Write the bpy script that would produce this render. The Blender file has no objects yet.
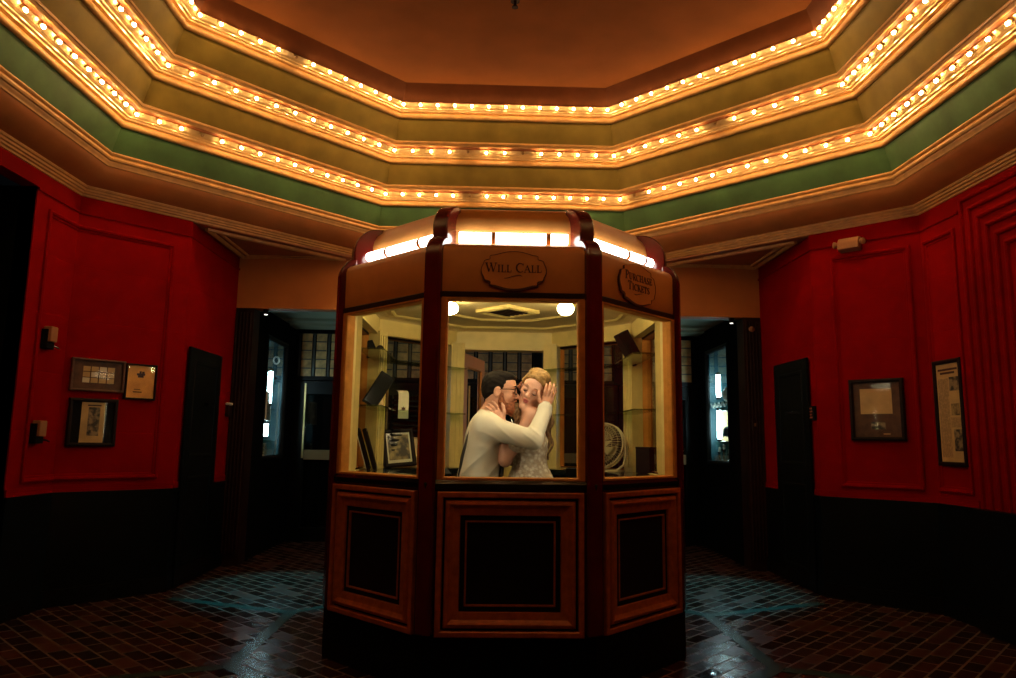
import bpy, bmesh, math, random
import numpy as np
from mathutils import Matrix, Vector
C = bpy.context.scene.collection
PI = math.pi
random.seed(7)

# ------------------------------------------------------------------ materials
def mat(name, col, rough=.5, metal=0., spec=.5, nscale=0, namt=0., bump=0., bscale=40, coat=0.):
    m = bpy.data.materials.new(name); m.use_nodes = True
    nt = m.node_tree; b = nt.nodes['Principled BSDF']
    b.inputs['Base Color'].default_value = (*col, 1); b.inputs['Roughness'].default_value = rough
    b.inputs['Metallic'].default_value = metal; b.inputs['Specular IOR Level'].default_value = spec
    b.inputs['Coat Weight'].default_value = coat; b.inputs['Coat Roughness'].default_value = .12
    tc = nt.nodes.new('ShaderNodeTexCoord')
    if namt:
        n = nt.nodes.new('ShaderNodeTexNoise'); n.inputs['Scale'].default_value = nscale; n.inputs['Detail'].default_value = 5
        nt.links.new(tc.outputs['Object'], n.inputs['Vector'])
        r = nt.nodes.new('ShaderNodeValToRGB')
        r.color_ramp.elements[0].position = .3; r.color_ramp.elements[1].position = .7
        r.color_ramp.elements[0].color = (*[c*(1-namt) for c in col], 1)
        r.color_ramp.elements[1].color = (*[min(1, c*(1+namt)) for c in col], 1)
        nt.links.new(n.outputs['Fac'], r.inputs['Fac']); nt.links.new(r.outputs['Color'], b.inputs['Base Color'])
    if bump:
        n2 = nt.nodes.new('ShaderNodeTexNoise'); n2.inputs['Scale'].default_value = bscale; n2.inputs['Detail'].default_value = 4
        nt.links.new(tc.outputs['Object'], n2.inputs['Vector'])
        bp = nt.nodes.new('ShaderNodeBump'); bp.inputs['Strength'].default_value = bump; bp.inputs['Distance'].default_value = .01
        nt.links.new(n2.outputs['Fac'], bp.inputs['Height']); nt.links.new(bp.outputs['Normal'], b.inputs['Normal'])
    return m

def emit(name, col, s):
    m = bpy.data.materials.new(name); m.use_nodes = True
    nt = m.node_tree; nt.nodes.clear()
    e = nt.nodes.new('ShaderNodeEmission'); o = nt.nodes.new('ShaderNodeOutputMaterial')
    e.inputs['Color'].default_value = (*col, 1); e.inputs['Strength'].default_value = s
    nt.links.new(e.outputs[0], o.inputs[0]); return m

def glass(name, tint=(.95, .97, .95), refl=.06, edge=.8):
    m = bpy.data.materials.new(name); m.use_nodes = True
    nt = m.node_tree; nt.nodes.clear()
    t = nt.nodes.new('ShaderNodeBsdfTransparent'); t.inputs['Color'].default_value = (*tint, 1)
    g = nt.nodes.new('ShaderNodeBsdfGlossy'); g.inputs['Roughness'].default_value = .02
    lw = nt.nodes.new('ShaderNodeLayerWeight'); pw = nt.nodes.new('ShaderNodeMath'); pw.operation = 'POWER'; pw.inputs[1].default_value = 4
    mu = nt.nodes.new('ShaderNodeMath'); mu.operation = 'MULTIPLY_ADD'; mu.inputs[1].default_value = edge; mu.inputs[2].default_value = refl*.5
    nt.links.new(lw.outputs['Facing'], pw.inputs[0]); nt.links.new(pw.outputs[0], mu.inputs[0])
    mx = nt.nodes.new('ShaderNodeMixShader'); o = nt.nodes.new('ShaderNodeOutputMaterial')
    nt.links.new(mu.outputs[0], mx.inputs[0])
    nt.links.new(t.outputs[0], mx.inputs[1]); nt.links.new(g.outputs[0], mx.inputs[2]); nt.links.new(mx.outputs[0], o.inputs[0])
    return m

M = {}
M['gold'] = mat('gilded_plaster', (.88, .62, .27), .22, .4, nscale=18, namt=.15, bump=.06)
M['goldmat'] = mat('ochre_moulding', (.58, .31, .085), .45, 0., nscale=14, namt=.15, bump=.05)
M['rust'] = mat('rust_brown_paint', (.30, .10, .026), .6, 0., nscale=5, namt=.18)
M['slab'] = mat('burnt_orange_ceiling', (.22, .070, .016), .85, 0., .1, nscale=2.5, namt=.12, bump=.1, bscale=60)
M['olive'] = mat('olive_paint', (.21, .15, .026), .6, 0., .15, nscale=5, namt=.16, bump=.08, bscale=9)
M['green'] = mat('green_paint', (.058, .13, .045), .55, 0., .2, nscale=4, namt=.25, bump=.1, bscale=9)
M['band'] = mat('orange_band', (.52, .19, .04), .6, 0., nscale=4, namt=.12)
M['lintel'] = mat('orange_lintel_paint', (.56, .19, .034), .65, 0., nscale=3, namt=.1)
M['black'] = mat('black_gloss_paint', (.003, .004, .004), .4, spec=.12, nscale=6, namt=.2)
M['blackmat'] = mat('black_matt', (.003, .003, .0035), .8, spec=.2)
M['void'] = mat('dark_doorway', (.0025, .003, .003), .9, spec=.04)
M['jamb'] = mat('dark_brown_wood', (.020, .007, .0045), .45, 0., .15, nscale=9, namt=.3)
M['lacquer'] = mat('burgundy_lacquer', (.095, .0045, .0035), .2, 0., spec=.6, nscale=8, namt=.2, coat=.25)
M['copper'] = mat('copper_brown_wood', (.46, .125, .028), .34, .15, nscale=26, namt=.22, bump=.08, bscale=50)
M['oak'] = mat('orange_oak', (.56, .225, .042), .6, 0., .12, nscale=18, namt=.15)
M['fascia'] = mat('tan_fascia', (.60, .255, .06), .42, 0., nscale=12, namt=.06)
M['cream'] = mat('cream_wood', (.68, .52, .18), .45, 0., nscale=10, namt=.12)
M['creamceil'] = mat('cream_ceiling', (.62, .47, .22), .55, 0., nscale=6, namt=.1)
M['ink'] = mat('dark_brown_ink', (.06, .012, .006), .5)
M['counter'] = mat('black_stone_counter', (.012, .014, .012), .12, spec=.5)
M['glass'] = glass('window_glass')
M['glazing'] = glass('picture_glazing', (.97, .97, .95), .008, .15)
M['shelfglass'] = glass('shelf_glass', (.75, .85, .72), .15)
M['paneglass'] = glass('case_glass', (.9, .95, .95), .08)
M['brass'] = mat('aged_brass', (.42, .30, .12), .35, .9)
M['dullbrass'] = mat('dull_brass_plate', (.20, .14, .06), .6, .4)
M['chrome'] = mat('steel', (.5, .5, .5), .25, 1.)
M['fanwhite'] = mat('cream_fan_plastic', (.50, .40, .22), .5)
M['white'] = mat('white_plastic', (.75, .72, .62), .45)
M['beigeplastic'] = mat('beige_plastic', (.36, .17, .075), .6, spec=.2)
M['teal'] = mat('teal_lining', (.025, .085, .10), .5, nscale=4, namt=.2)
M['paper'] = mat('aged_paper', (.62, .42, .18), .6, nscale=9, namt=.15)
M['goldpaper'] = mat('gold_certificate', (.95, .42, .065), .45, nscale=12, namt=.18)
M['whitepaper'] = mat('white_paper', (.75, .70, .52), .6)
M['brownmat'] = mat('brown_mount_board', (.10, .04, .02), .6, nscale=20, namt=.3)
M['darkwood'] = mat('dark_frame_wood', (.012, .005, .0035), .45, 0., .12, nscale=20, namt=.3)
M['bulb'] = emit('lit_bulb', (1., .60, .26), 130)
M['deadbulb'] = mat('unlit_bulb_glass', (.35, .22, .10), .15, spec=.7)
M['tube'] = emit('fluorescent_strip', (1., .95, .86), 9.5)
M['casetube'] = emit('cool_tube', (.66, .93, 1.), 42)
M['globe'] = emit('warm_globe', (1., .80, .42), 95)
M['exitdot'] = emit('small_indicator', (1., .95, .85), 3)
M['skin'] = mat('skin', (.62, .30, .19), .5, nscale=30, namt=.08)
M['skinf'] = mat('fair_skin', (.72, .38, .27), .48, nscale=30, namt=.06)
M['lips'] = mat('lips', (.45, .10, .09), .4)
M['shirt'] = mat('white_shirt', (.74, .68, .55), .8, nscale=12, namt=.05, bump=.25, bscale=22)
M['trouser'] = mat('dark_trousers', (.015, .015, .018), .85)
M['leather'] = mat('dark_leather', (.02, .015, .012), .5)
M['darkhair'] = mat('dark_hair', (.010, .006, .004), .75, 0., .15, nscale=60, namt=.5, bump=.5, bscale=130)
M['beard'] = mat('auburn_beard', (.27, .080, .030), .7, nscale=90, namt=.5, bump=.6, bscale=160)
M['blond'] = mat('blond_hair', (.33, .185, .065), .55, 0., .3, nscale=45, namt=.55, bump=.5, bscale=90)
M['curl'] = mat('brown_blond_curls', (.20, .10, .038), .5, nscale=60, namt=.5, bump=.5, bscale=90)
M['lash'] = mat('lashes', (.02, .01, .008), .7)

def lace():
    m = mat('ivory_lace', (.66, .54, .40), .7, bump=.6, bscale=55)
    nt = m.node_tree; b = nt.nodes['Principled BSDF']; tc = [n for n in nt.nodes if n.type == 'TEX_COORD'][0]
    v = nt.nodes.new('ShaderNodeTexVoronoi'); v.inputs['Scale'].default_value = 42
    r = nt.nodes.new('ShaderNodeValToRGB')
    r.color_ramp.elements[0].position = .25; r.color_ramp.elements[0].color = (.88, .80, .68, 1)
    r.color_ramp.elements[1].position = .6; r.color_ramp.elements[1].color = (.60, .48, .36, 1)
    nt.links.new(tc.outputs['Object'], v.inputs['Vector']); nt.links.new(v.outputs['Distance'], r.inputs['Fac'])
    nt.links.new(r.outputs['Color'], b.inputs['Base Color']); return m
M['lace'] = lace()

def redwall():
    m = mat('red_wall_paint', (.26, .0013, .0015), .7, spec=.03, nscale=2.2, namt=.14)
    nt = m.node_tree; b = nt.nodes['Principled BSDF']
    geo = nt.nodes.new('ShaderNodeNewGeometry'); sep = nt.nodes.new('ShaderNodeSeparateXYZ')
    nt.links.new(geo.outputs['Position'], sep.inputs[0])
    # shallow block courses: horizontal joints every 0.42 m
    md = nt.nodes.new('ShaderNodeMath'); md.operation = 'PINGPONG'; md.inputs[1].default_value = .21
    nt.links.new(sep.outputs['Z'], md.inputs[0])
    lt = nt.nodes.new('ShaderNodeMapRange'); lt.inputs['From Min'].default_value = 0; lt.inputs['From Max'].default_value = .006
    nt.links.new(md.outputs[0], lt.inputs['Value'])
    ns = nt.nodes.new('ShaderNodeTexNoise'); ns.inputs['Scale'].default_value = 14; ns.inputs['Detail'].default_value = 4
    ad = nt.nodes.new('ShaderNodeMath'); ad.operation = 'MULTIPLY_ADD'; ad.inputs[1].default_value = .5
    nt.links.new(ns.outputs['Fac'], ad.inputs[0]); nt.links.new(lt.outputs[0], ad.inputs[2])
    bp = nt.nodes.new('ShaderNodeBump'); bp.inputs['Strength'].default_value = .35; bp.inputs['Distance'].default_value = .004
    nt.links.new(ad.outputs[0], bp.inputs['Height']); nt.links.new(bp.outputs[0], b.inputs['Normal'])
    return m
M['red'] = redwall()

def brickfloor():
    m = bpy.data.materials.new('paver_floor'); m.use_nodes = True
    nt = m.node_tree; b = nt.nodes['Principled BSDF']
    tc = nt.nodes.new('ShaderNodeTexCoord'); mp = nt.nodes.new('ShaderNodeMapping')
    mp.inputs['Rotation'].default_value[2] = R(45)
    br = nt.nodes.new('ShaderNodeTexBrick'); br.offset = .5
    br.inputs['Color1'].default_value = (.062, .016, .010, 1); br.inputs['Color2'].default_value = (.018, .008, .0065, 1)
    br.inputs['Mortar'].default_value = (.12, .088, .068, 1)
    br.inputs['Scale'].default_value = 1; br.inputs['Mortar Size'].default_value = .006
    br.inputs['Brick Width'].default_value = .20; br.inputs['Row Height'].default_value = .10
    # the paving is laid in mirrored halves either side of the entrance axis
    sx = nt.nodes.new('ShaderNodeSeparateXYZ'); cx = nt.nodes.new('ShaderNodeCombineXYZ'); ab = nt.nodes.new('ShaderNodeMath'); ab.operation = 'ABSOLUTE'; ng = nt.nodes.new('ShaderNodeMath'); ng.operation = 'MULTIPLY'; ng.inputs[1].default_value = -1
    nt.links.new(tc.outputs['Object'], sx.inputs[0]); nt.links.new(sx.outputs['X'], ab.inputs[0]); nt.links.new(ab.outputs[0], ng.inputs[0])
    nt.links.new(ng.outputs[0], cx.inputs['X']); nt.links.new(sx.outputs['Y'], cx.inputs['Y'])
    nt.links.new(cx.outputs[0], mp.inputs[0]); nt.links.new(mp.outputs[0], br.inputs['Vector'])
    nt.links.new(br.outputs['Color'], b.inputs['Base Color'])
    ns = nt.nodes.new('ShaderNodeRGBToBW'); nt.links.new(br.outputs['Color'], ns.inputs['Color'])   # darker bricks are more worn and glossier
    mr = nt.nodes.new('ShaderNodeMapRange'); mr.inputs['From Min'].default_value = .010; mr.inputs['From Max'].default_value = .028; mr.inputs['To Min'].default_value = .10; mr.inputs['To Max'].default_value = .34
    nt.links.new(ns.outputs['Val'], mr.inputs['Value']); nt.links.new(mr.outputs[0], b.inputs['Roughness'])
    iv = nt.nodes.new('ShaderNodeMath'); iv.operation = 'MULTIPLY_ADD'; iv.inputs[1].default_value = -1.0
    nt.links.new(br.outputs['Fac'], iv.inputs[0])
    n3 = nt.nodes.new('ShaderNodeTexNoise'); n3.inputs['Scale'].default_value = 13
    nt.links.new(tc.outputs['Object'], n3.inputs['Vector']); nt.links.new(n3.outputs['Fac'], iv.inputs[2])
    bp = nt.nodes.new('ShaderNodeBump'); bp.inputs['Strength'].default_value = .6; bp.inputs['Distance'].default_value = .006
    nt.links.new(iv.outputs[0], bp.inputs['Height']); nt.links.new(bp.outputs[0], b.inputs['Normal'])
    b.inputs['Specular IOR Level'].default_value = .5
    return m
def R(d): return d*PI/180
M['floor'] = brickfloor()
M['strip'] = mat('green_slate_strip', (.024, .055, .050), .25, nscale=10, namt=.25, bump=.1)

# ------------------------------------------------------------------ mesh builder
class MB:
    def __init__(s, mtx=None): s.v = []; s.f = []; s.m = mtx or Matrix()
    def add(s, vs, fs):
        o = len(s.v); s.v += [s.m @ Vector(p) for p in vs]; s.f += [[i+o for i in f] for f in fs]; return s
    def box(s, x0, x1, y0, y1, z0, z1):
        vs = [(x, y, z) for x in (x0, x1) for y in (y0, y1) for z in (z0, z1)]
        return s.add(vs, [(0,1,3,2),(4,6,7,5),(0,4,5,1),(2,3,7,6),(0,2,6,4),(1,5,7,3)])
    def prism(s, poly, fn, t0, t1):
        """poly: 2-D outline; fn(a, b, t) -> 3-D point; extruded from t0 to t1"""
        n = len(poly)
        vs = [fn(a, b, t0) for a, b in poly] + [fn(a, b, t1) for a, b in poly]
        fs = [(i, (i+1) % n, n+(i+1) % n, n+i) for i in range(n)] + [tuple(range(n))[::-1], tuple(range(n, 2*n))]
        return s.add(vs, fs)
    def frame(s, x0, x1, z0, z1, prof, fill=False, fz=1.):
        """picture-frame moulding on the local xz plane: prof = [(inset, y)]"""
        rings = []
        for d, y in prof: rings.append([(x0+d, y, z0+d*fz), (x1-d, y, z0+d*fz), (x1-d, y, z1-d*fz), (x0+d, y, z1-d*fz)])
        vs = [p for r in rings for p in r]; fs = []
        for k in range(len(rings)-1):
            for i in range(4): fs.append((4*k+i, 4*k+(i+1) % 4, 4*k+4+(i+1) % 4, 4*k+4+i))
        if fill: k = 4*(len(rings)-1); fs.append((k, k+1, k+2, k+3))
        return s.add(vs, fs)
    def tube(s, pts, r, n=10, cap=True):
        pts = [Vector(p) for p in pts]; rs = r if isinstance(r, (list, tuple)) else [r]*len(pts)
        vs = []; up = Vector((0, 0, 1)); pa = None
        for i, p in enumerate(pts):
            d = (pts[min(i+1, len(pts)-1)]-pts[max(i-1, 0)]).normalized()
            if pa is None:
                a = d.cross(up)
                if a.length < 1e-3: a = d.cross(Vector((1, 0, 0)))
            else: a = pa-d*pa.dot(d)
            a.normalize(); pa = a; b = d.cross(a)
            vs += [p+a*(rs[i]*math.cos(2*PI*k/n))+b*(rs[i]*math.sin(2*PI*k/n)) for k in range(n)]
        fs = []
        for i in range(len(pts)-1):
            for k in range(n): fs.append((i*n+k, i*n+(k+1) % n, (i+1)*n+(k+1) % n, (i+1)*n+k))
        if cap: fs += [tuple(range(n))[::-1], tuple(range((len(pts)-1)*n, len(pts)*n))]
        return s.add(vs, fs)
    def lathe(s, prof, c=(0, 0, 0), n=20, ax=None):
        """prof: [(r, z)] about axis ax through c"""
        q = Vector((0, 0, 1)).rotation_difference(Vector(ax)).to_matrix() if ax else Matrix.Identity(3)
        vs = []
        for r, z in prof:
            vs += [Vector(c)+q @ Vector((r*math.cos(2*PI*k/n), r*math.sin(2*PI*k/n), z)) for k in range(n)]
        fs = [(i*n+k, i*n+(k+1) % n, (i+1)*n+(k+1) % n, (i+1)*n+k) for i in range(len(prof)-1) for k in range(n)]
        fs += [tuple(range(n))[::-1], tuple(range((len(prof)-1)*n, len(prof)*n))]
        return s.add(vs, fs)
    def ball(s, c, r, n=14, m=8, sz=1.):
        prof = [(max(1e-4, r*math.sin(PI*j/m)), -r*sz*math.cos(PI*j/m)) for j in range(m+1)]
        return s.lathe(prof, c, n)
    def ribbon(s, pts, w, y0, y1):
        """flat stroke on the local xz plane, from y0 (face) to y1 (back); w may be a list"""
        P = [Vector((p[0], p[1])) for p in pts]; ws = w if isinstance(w, (list, tuple)) else [w]*len(P)
        L = []; Rr = []
        for i, p in enumerate(P):
            d = (P[min(i+1, len(P)-1)]-P[max(i-1, 0)]).normalized(); nn = Vector((-d.y, d.x))*(ws[i]/2)
            L.append(p+nn); Rr.append(p-nn)
        n = len(P); vs = [(q.x, y, q.y) for y in (y0, y1) for q in L+Rr]; fs = []
        for i in range(n-1):
            fs += [(i, i+1, n+i+1, n+i), (2*n+i, 3*n+i, 3*n+i+1, 2*n+i+1), (i, 2*n+i, 2*n+i+1, i+1), (n+i, n+i+1, 3*n+i+1, 3*n+i)]
        fs += [(0, n, 3*n, 2*n), (n-1, 3*n-1, 4*n-1, 2*n-1)]
        return s.add(vs, fs)
    def plate(s, pts, y0, y1):
        n = len(pts); vs = [(p[0], y, p[1]) for y in (y0, y1) for p in pts]
        return s.add(vs, [tuple(range(n)), tuple(range(n, 2*n))[::-1]]+[(i, n+i, n+(i+1) % n, (i+1) % n) for i in range(n)])
    def sweep_oct(s, prof, cy, ks=range(8), closed=False, cx=0.):
        """prof = [(circumradius, z)]; swept along octagon sides"""
        def pt(R_, k, z):
            a = PI/2+PI/8+PI/4*k; return (cx+R_*math.cos(a), cy+R_*math.sin(a), z)
        for k in ks:
            n = len(prof); vs = [pt(r, k, z) for r, z in prof]+[pt(r, k-1, z) for r, z in prof]
            fs = [(i, i+1, n+i+1, n+i) for i in range(n-1)]
            if closed: fs.append((n-1, 0, n, 2*n-1))
            s.add(vs, fs)
        return s
    def build(s, name, m, parent=None, loc=None, smooth=False, bevel=0., merge=True):
        base = Vector(loc) if loc is not None else (Vector(ROOT[parent.name]) if parent else Vector((0, 0, 0)))
        me = bpy.data.meshes.new(name)
        me.from_pydata([tuple(p-base) for p in s.v], [], s.f)
        if merge:
            bm = bmesh.new(); bm.from_mesh(me); bmesh.ops.remove_doubles(bm, verts=bm.verts, dist=1e-5)
            bmesh.ops.recalc_face_normals(bm, faces=bm.faces); bm.to_mesh(me); bm.free()
        for mm in (m if isinstance(m, (list, tuple)) else [m]): me.materials.append(mm)
        o = bpy.data.objects.new(name, me); C.objects.link(o)
        if parent is None: o.location = base
        else: o.parent = parent
        ROOT[o.name] = tuple(base)
        if smooth:
            for p in me.polygons: p.use_smooth = True
        if bevel:
            b = o.modifiers.new('bevel', 'BEVEL'); b.width = bevel; b.segments = 2; b.limit_method = 'ANGLE'; b.angle_limit = R(40)
        return o
ROOT = {}
def thing(name, label, cat, loc, group=None):
    o = bpy.data.objects.new(name, None); C.objects.link(o); o.location = loc; o.empty_display_size = .1
    ROOT[o.name] = tuple(loc); o['label'] = label; o['category'] = cat
    if group: o['group'] = group
    return o
def tag(o, label, cat, group=None):
    o['label'] = label; o['category'] = cat
    if group: o['group'] = group
    return o
def struct(o): o['kind'] = 'structure'; return o
def smooth_angle(o, deg=35):
    for p in o.data.polygons: p.use_smooth = True
    o.data.set_sharp_from_angle(angle=R(deg)); return o

# ------------------------------------------------------------------ the lobby: an octagon, centre (0, .355)
OY = .355; RW = 3.58; AP = RW*math.cos(PI/8)
def octp(r, k, z=0.):
    a = PI/2+PI/8+PI/4*k; return Vector((r*math.cos(a), OY+r*math.sin(a), z))
WZ = .815                                     # top of the black dado

struct(MB().box(-5.5, 5.5, -6, 7, -.2, 0).build('floor', M['floor']))
# slate strips let into the paving: an octagon round the booth and spokes from its corners
BC = 1.033
fs = MB()
def spoke(p, q, w):
    d = (q-p).normalized(); n = Vector((-d.y, d.x, 0))*w/2
    fs.add([p+n, p-n, q-n, q+n], [(0, 1, 2, 3)])
ra = 1.5/math.cos(PI/8)
def rp(r, k):
    a = PI/2+PI/8+PI/4*k; return Vector((r*math.cos(a), BC+r*math.sin(a), .002))
for k in range(8):
    q = [rp(ra+.045, k), rp(ra+.045, k-1), rp(ra-.045, k-1), rp(ra-.045, k)]
    fs.add(q, [(0, 1, 2, 3)])
    spoke(rp(ra+.036, k), rp(2.75, k), .085)
struct(fs.build('floor_strip', M['strip'], merge=False))

# ceiling slab + recess riser
sl = MB(); sl.sweep_oct([(.001, 4.55), (2.45, 4.55)], OY)
struct(sl.build('ceiling', M['slab']))
struct(MB().sweep_oct([(2.455, 4.552), (2.462, 4.54), (2.53, 4.39)], OY).build('trim_riser', mat('dark_brown_riser', (.15, .045, .013), .7, spec=.15, nscale=5, namt=.15)))
struct(MB().box(-5, 5, -5, 6.5, 4.6, 4.7).build('ceiling_slab', M['blackmat']))
tier_names = ['lowest', 'middle', 'highest']
for t in range(3):
    dR, dz = -.275*t, .352*t
    S = lambda pr: [(r+dR, z+dz) for r, z in pr]
    face = [(3.300, 3.392), (3.222, 3.585)] if t == 0 else [(3.300, 3.392-.012), (3.222, 3.585)]
    struct(MB().sweep_oct(S(face), OY).build('trim_frieze', M['green'] if t == 0 else M['olive']))
    bead = [(3.222, 3.582), (3.212, 3.578), (3.196, 3.584), (3.188, 3.600), (3.190, 3.616), (3.204, 3.622), (3.206, 3.634)]
    o = struct(MB().sweep_oct(S(bead), OY).build('trim_bead', M['goldmat'])); smooth_angle(o, 50)
    ch = [(3.206, 3.634), (3.176, 3.638), (3.172, 3.648), (3.150, 3.654), (3.148, 3.660), (3.118, 3.668), (3.096, 3.684), (3.086, 3.690)]
    o = struct(MB().sweep_oct(S(ch), OY).build('trim_channel', M['gold']))
    if t < 2:
        so = [(3.086, 3.690), (3.086, 3.702), (3.052, 3.704)]
        struct(MB().sweep_oct(S(so), OY).build('trim_soffit', M['rust']))
        mo = [(3.052, 3.704), (3.040, 3.700), (3.030, 3.706), (3.028, 3.720), (3.018, 3.722), (3.014, 3.735), (3.020, 3.744), (3.026, 3.745)]
        o = struct(MB().sweep_oct(S(mo), OY).build('trim_moulding', M['goldmat'])); smooth_angle(o, 50)
    else:
        struct(MB().sweep_oct([(3.086+dR, 3.69+dz), (3.086+dR, 3.70+dz), (2.52, 4.39)], OY).build('trim_soffit', M['rust']))
# moulding under the green frieze, concave band, cornice
gm = [(3.300, 3.395), (3.292, 3.392), (3.286, 3.380), (3.292, 3.366), (3.300, 3.362), (3.296, 3.350), (3.290, 3.340), (3.296, 3.328), (3.310, 3.324), (3.312, 3.308), (3.318, 3.302), (3.322, 3.285), (3.332, 3.280)]
o = struct(MB().sweep_oct(gm, OY).build('trim_picture_rail', M['goldmat'])); smooth_angle(o, 40)
bd = [(3.332, 3.280), (3.340, 3.262), (3.36, 3.235), (3.39, 3.208), (3.43, 3.182), (3.48, 3.163), (3.522, 3.152)]
o = struct(MB().sweep_oct(bd, OY).build('trim_band', M['band'])); smooth_angle(o, 50)
cn = [(3.522, 3.152), (3.516, 3.144), (3.520, 3.132), (3.532, 3.126), (3.536, 3.112), (3.548, 3.106), (3.552, 3.094), (3.566, 3.088), (3.570, 3.075), (3.582, 3.072)]
o = struct(MB().sweep_oct(cn, OY).build('trim_cornice', M['goldmat'])); smooth_angle(o, 40)
# outer shell above the walls, hidden behind the cornice
struct(MB().sweep_oct([(3.582, 3.072), (3.76, 3.072), (3.76, 4.65)], OY).build('trim_bulkhead', M['rust']))

# walls. local frames: x along the wall, y out of the room (viewer at -y), z up
def wallframe(p, q):
    d = (q-p); d.z = 0; d.normalize(); n = Vector((-d.y, d.x, 0))
    return Matrix(((d.x, n.x, 0, p.x), (d.y, n.y, 0, p.y), (0, 0, 1, 0), (0, 0, 0, 1)))
TH = .12
cornL = octp(RW, 1); cornR = octp(RW, -2)              # inner corners (-3.31,1.725) and (3.31,1.725)
outL = Vector((-2.69, 2.342, 0)); outR = Vector((2.69, 2.342, 0))
FL = wallframe(cornL, outL); LL = (outL-cornL).length      # 45-degree wall on the left
FR = wallframe(outR, cornR); LR = LL
SL = wallframe(Vector((-AP, -1.015, 0)), cornL)            # left side wall: local x = y+1.015
SR = wallframe(cornR, Vector((AP, -1.015, 0)))             # right side wall: local x = 1.725-y
ALv = wallframe(outL+Vector((-.01, 0, 0)), Vector((-2.70, 3.56, 0)))   # alcove sides
ARv = wallframe(Vector((2.70, 3.56, 0)), outR+Vector((.01, 0, 0)))
ALn = 3.56-2.342
HZ = 3.10
def wall(name, F, x0, x1, z0=WZ, z1=HZ, m='red'):
    return struct(MB(F).box(x0, x1, 0, TH, z0, z1).build(name, M[m]))
wall('wall_left_diagonal', FL, 0, LL); wall('wall_right_diagonal', FR, 0, LR)
wall('wall_left', SL, 2.22, 2.74); wall('wall_left_above_doorway', SL, 0, 2.22, 2.96); wall('wall_left_near', SL, 0, .7)
wall('wall_right', SR, 0, 2.74)
wall('wall_left_alcove', ALv, 0, ALn); wall('wall_right_alcove', ARv, 0, ALn)
def dado(name, F, x0, x1):
    b = MB(F).box(x0, x1, -.012, TH, .0, WZ-.012).box(x0, x1, -.022, TH, .0, .12).box(x0, x1, -.02, TH, WZ-.03, WZ)
    return struct(b.build(name, M['black']))
dado('baseboard_left_diagonal', FL, 0, LL); dado('baseboard_right_diagonal', FR, 0, LR)
dado('baseboard_left', SL, 2.22, 2.74); dado('baseboard_right', SR, 0, 2.74); dado('baseboard_left_near', SL, 0, .7)
dado('baseboard_left_alcove', ALv, 0, ALn); dado('baseboard_right_alcove', ARv, 0, ALn)
# rear diagonals, behind the photographer's left and right
for nm, k in (('wall_rear_left', 3), ('wall_rear_right', -4)):
    p, q = (octp(RW, 3), octp(RW, 2)) if k == 3 else (octp(RW, -3), octp(RW, -4))
    F = wallframe(p, q); L_ = (q-p).length
    wall(nm, F, 0, L_); dado('baseboard_'+nm[5:], F, 0, L_)
# raised wall mouldings
pm = [(0, 0), (0, -.016), (.012, -.022), (.026, -.018), (.030, -.008), (.045, -.006), (.048, 0)]
def wm(name, F, x0, x1, z0, z1, prof=pm): return struct(MB(F).frame(x0, x1, z0, z1, prof).build(name, M['red']))
wm('trim_panel', FL, -.10, LL-.13, .90, 2.84); wm('trim_panel', FR, .17, .79, .90, 2.84)
wm('trim_panel', SL, 2.36, 2.84, .90, 2.84)
wm('trim_panel', SR, .03, .42, .90, 2.84)
for F, x0, x1 in ((FL, 0, LL), (FR, 0, LR), (SL, 2.22, 2.74), (ALv, 0, ALn), (ARv, 0, ALn), (SR, 0, .47)):
    struct(MB(F).box(x0, x1, -.012, .01, 2.935, 2.955).build('trim_rail', M['red']))
    struct(MB(F).box(x0, x1, -.012, .01, WZ, WZ+.05).build('trim_dado_cap', M['red']))
# stepped blind arch on the right wall
st = []
for i in range(6): st += [(i*.085, -.020), (i*.085+.02, -.030), (i*.085+.032, -.024), (i*.085+.036, -.008), (i*.085+.08, -.006)]
struct(MB(SR).frame(.50, 2.60, -.3, 3.03, [(0, 0)]+[(d, y+.0) for d, y in st], True).build('trim_stepped_surround', M['red']))
dado('baseboard_right_surround', Matrix.Translation((-.07, 0, 0)) @ SR, .50, 2.6)

# dark doorway on the left wall
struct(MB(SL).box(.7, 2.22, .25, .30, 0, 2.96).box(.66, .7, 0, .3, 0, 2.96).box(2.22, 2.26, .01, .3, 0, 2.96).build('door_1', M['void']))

# alcove ceilings with moulded panels; lintels over the passages
LY = 3.56
for sg, nm in ((-1, 'left'), (1, 'right')):
    pts = [(sg*2.71, 2.33), (sg*2.71, LY+.05), (sg*1.35, LY+.05), (sg*1.40, 3.60)]
    b = MB(); b.add([(x, y, z) for z in (3.068, 3.10) for x, y in pts], [(0, 1, 2, 3), (7, 6, 5, 4), (0, 4, 5, 1), (1, 5, 6, 2), (2, 6, 7, 3), (3, 7, 4, 0)])
    struct(b.build('ceiling_alcove_'+nm, M['rust']))
    tri = [(sg*2.64, 2.52), (sg*2.64, LY-.06), (sg*1.62, LY-.06)]
    b = MB()
    for ins, r in ((0, .022), (.085, .014)):
        cx = sum(p[0] for p in tri)/3; cy = sum(p[1] for p in tri)/3
        q = [(cx+(x-cx)*(1-ins*2.4), cy+(y-cy)*(1-ins*2.4), 3.062) for x, y in tri]
        b.tube(q+[q[0]], r, 8)
    struct(b.build('trim_alcove_'+nm, M['goldmat']))
struct(MB().box(-2.72, 2.72, LY, LY+.14, 2.545, 3.12).build('wall_back_lintel', M['lintel']))
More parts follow.
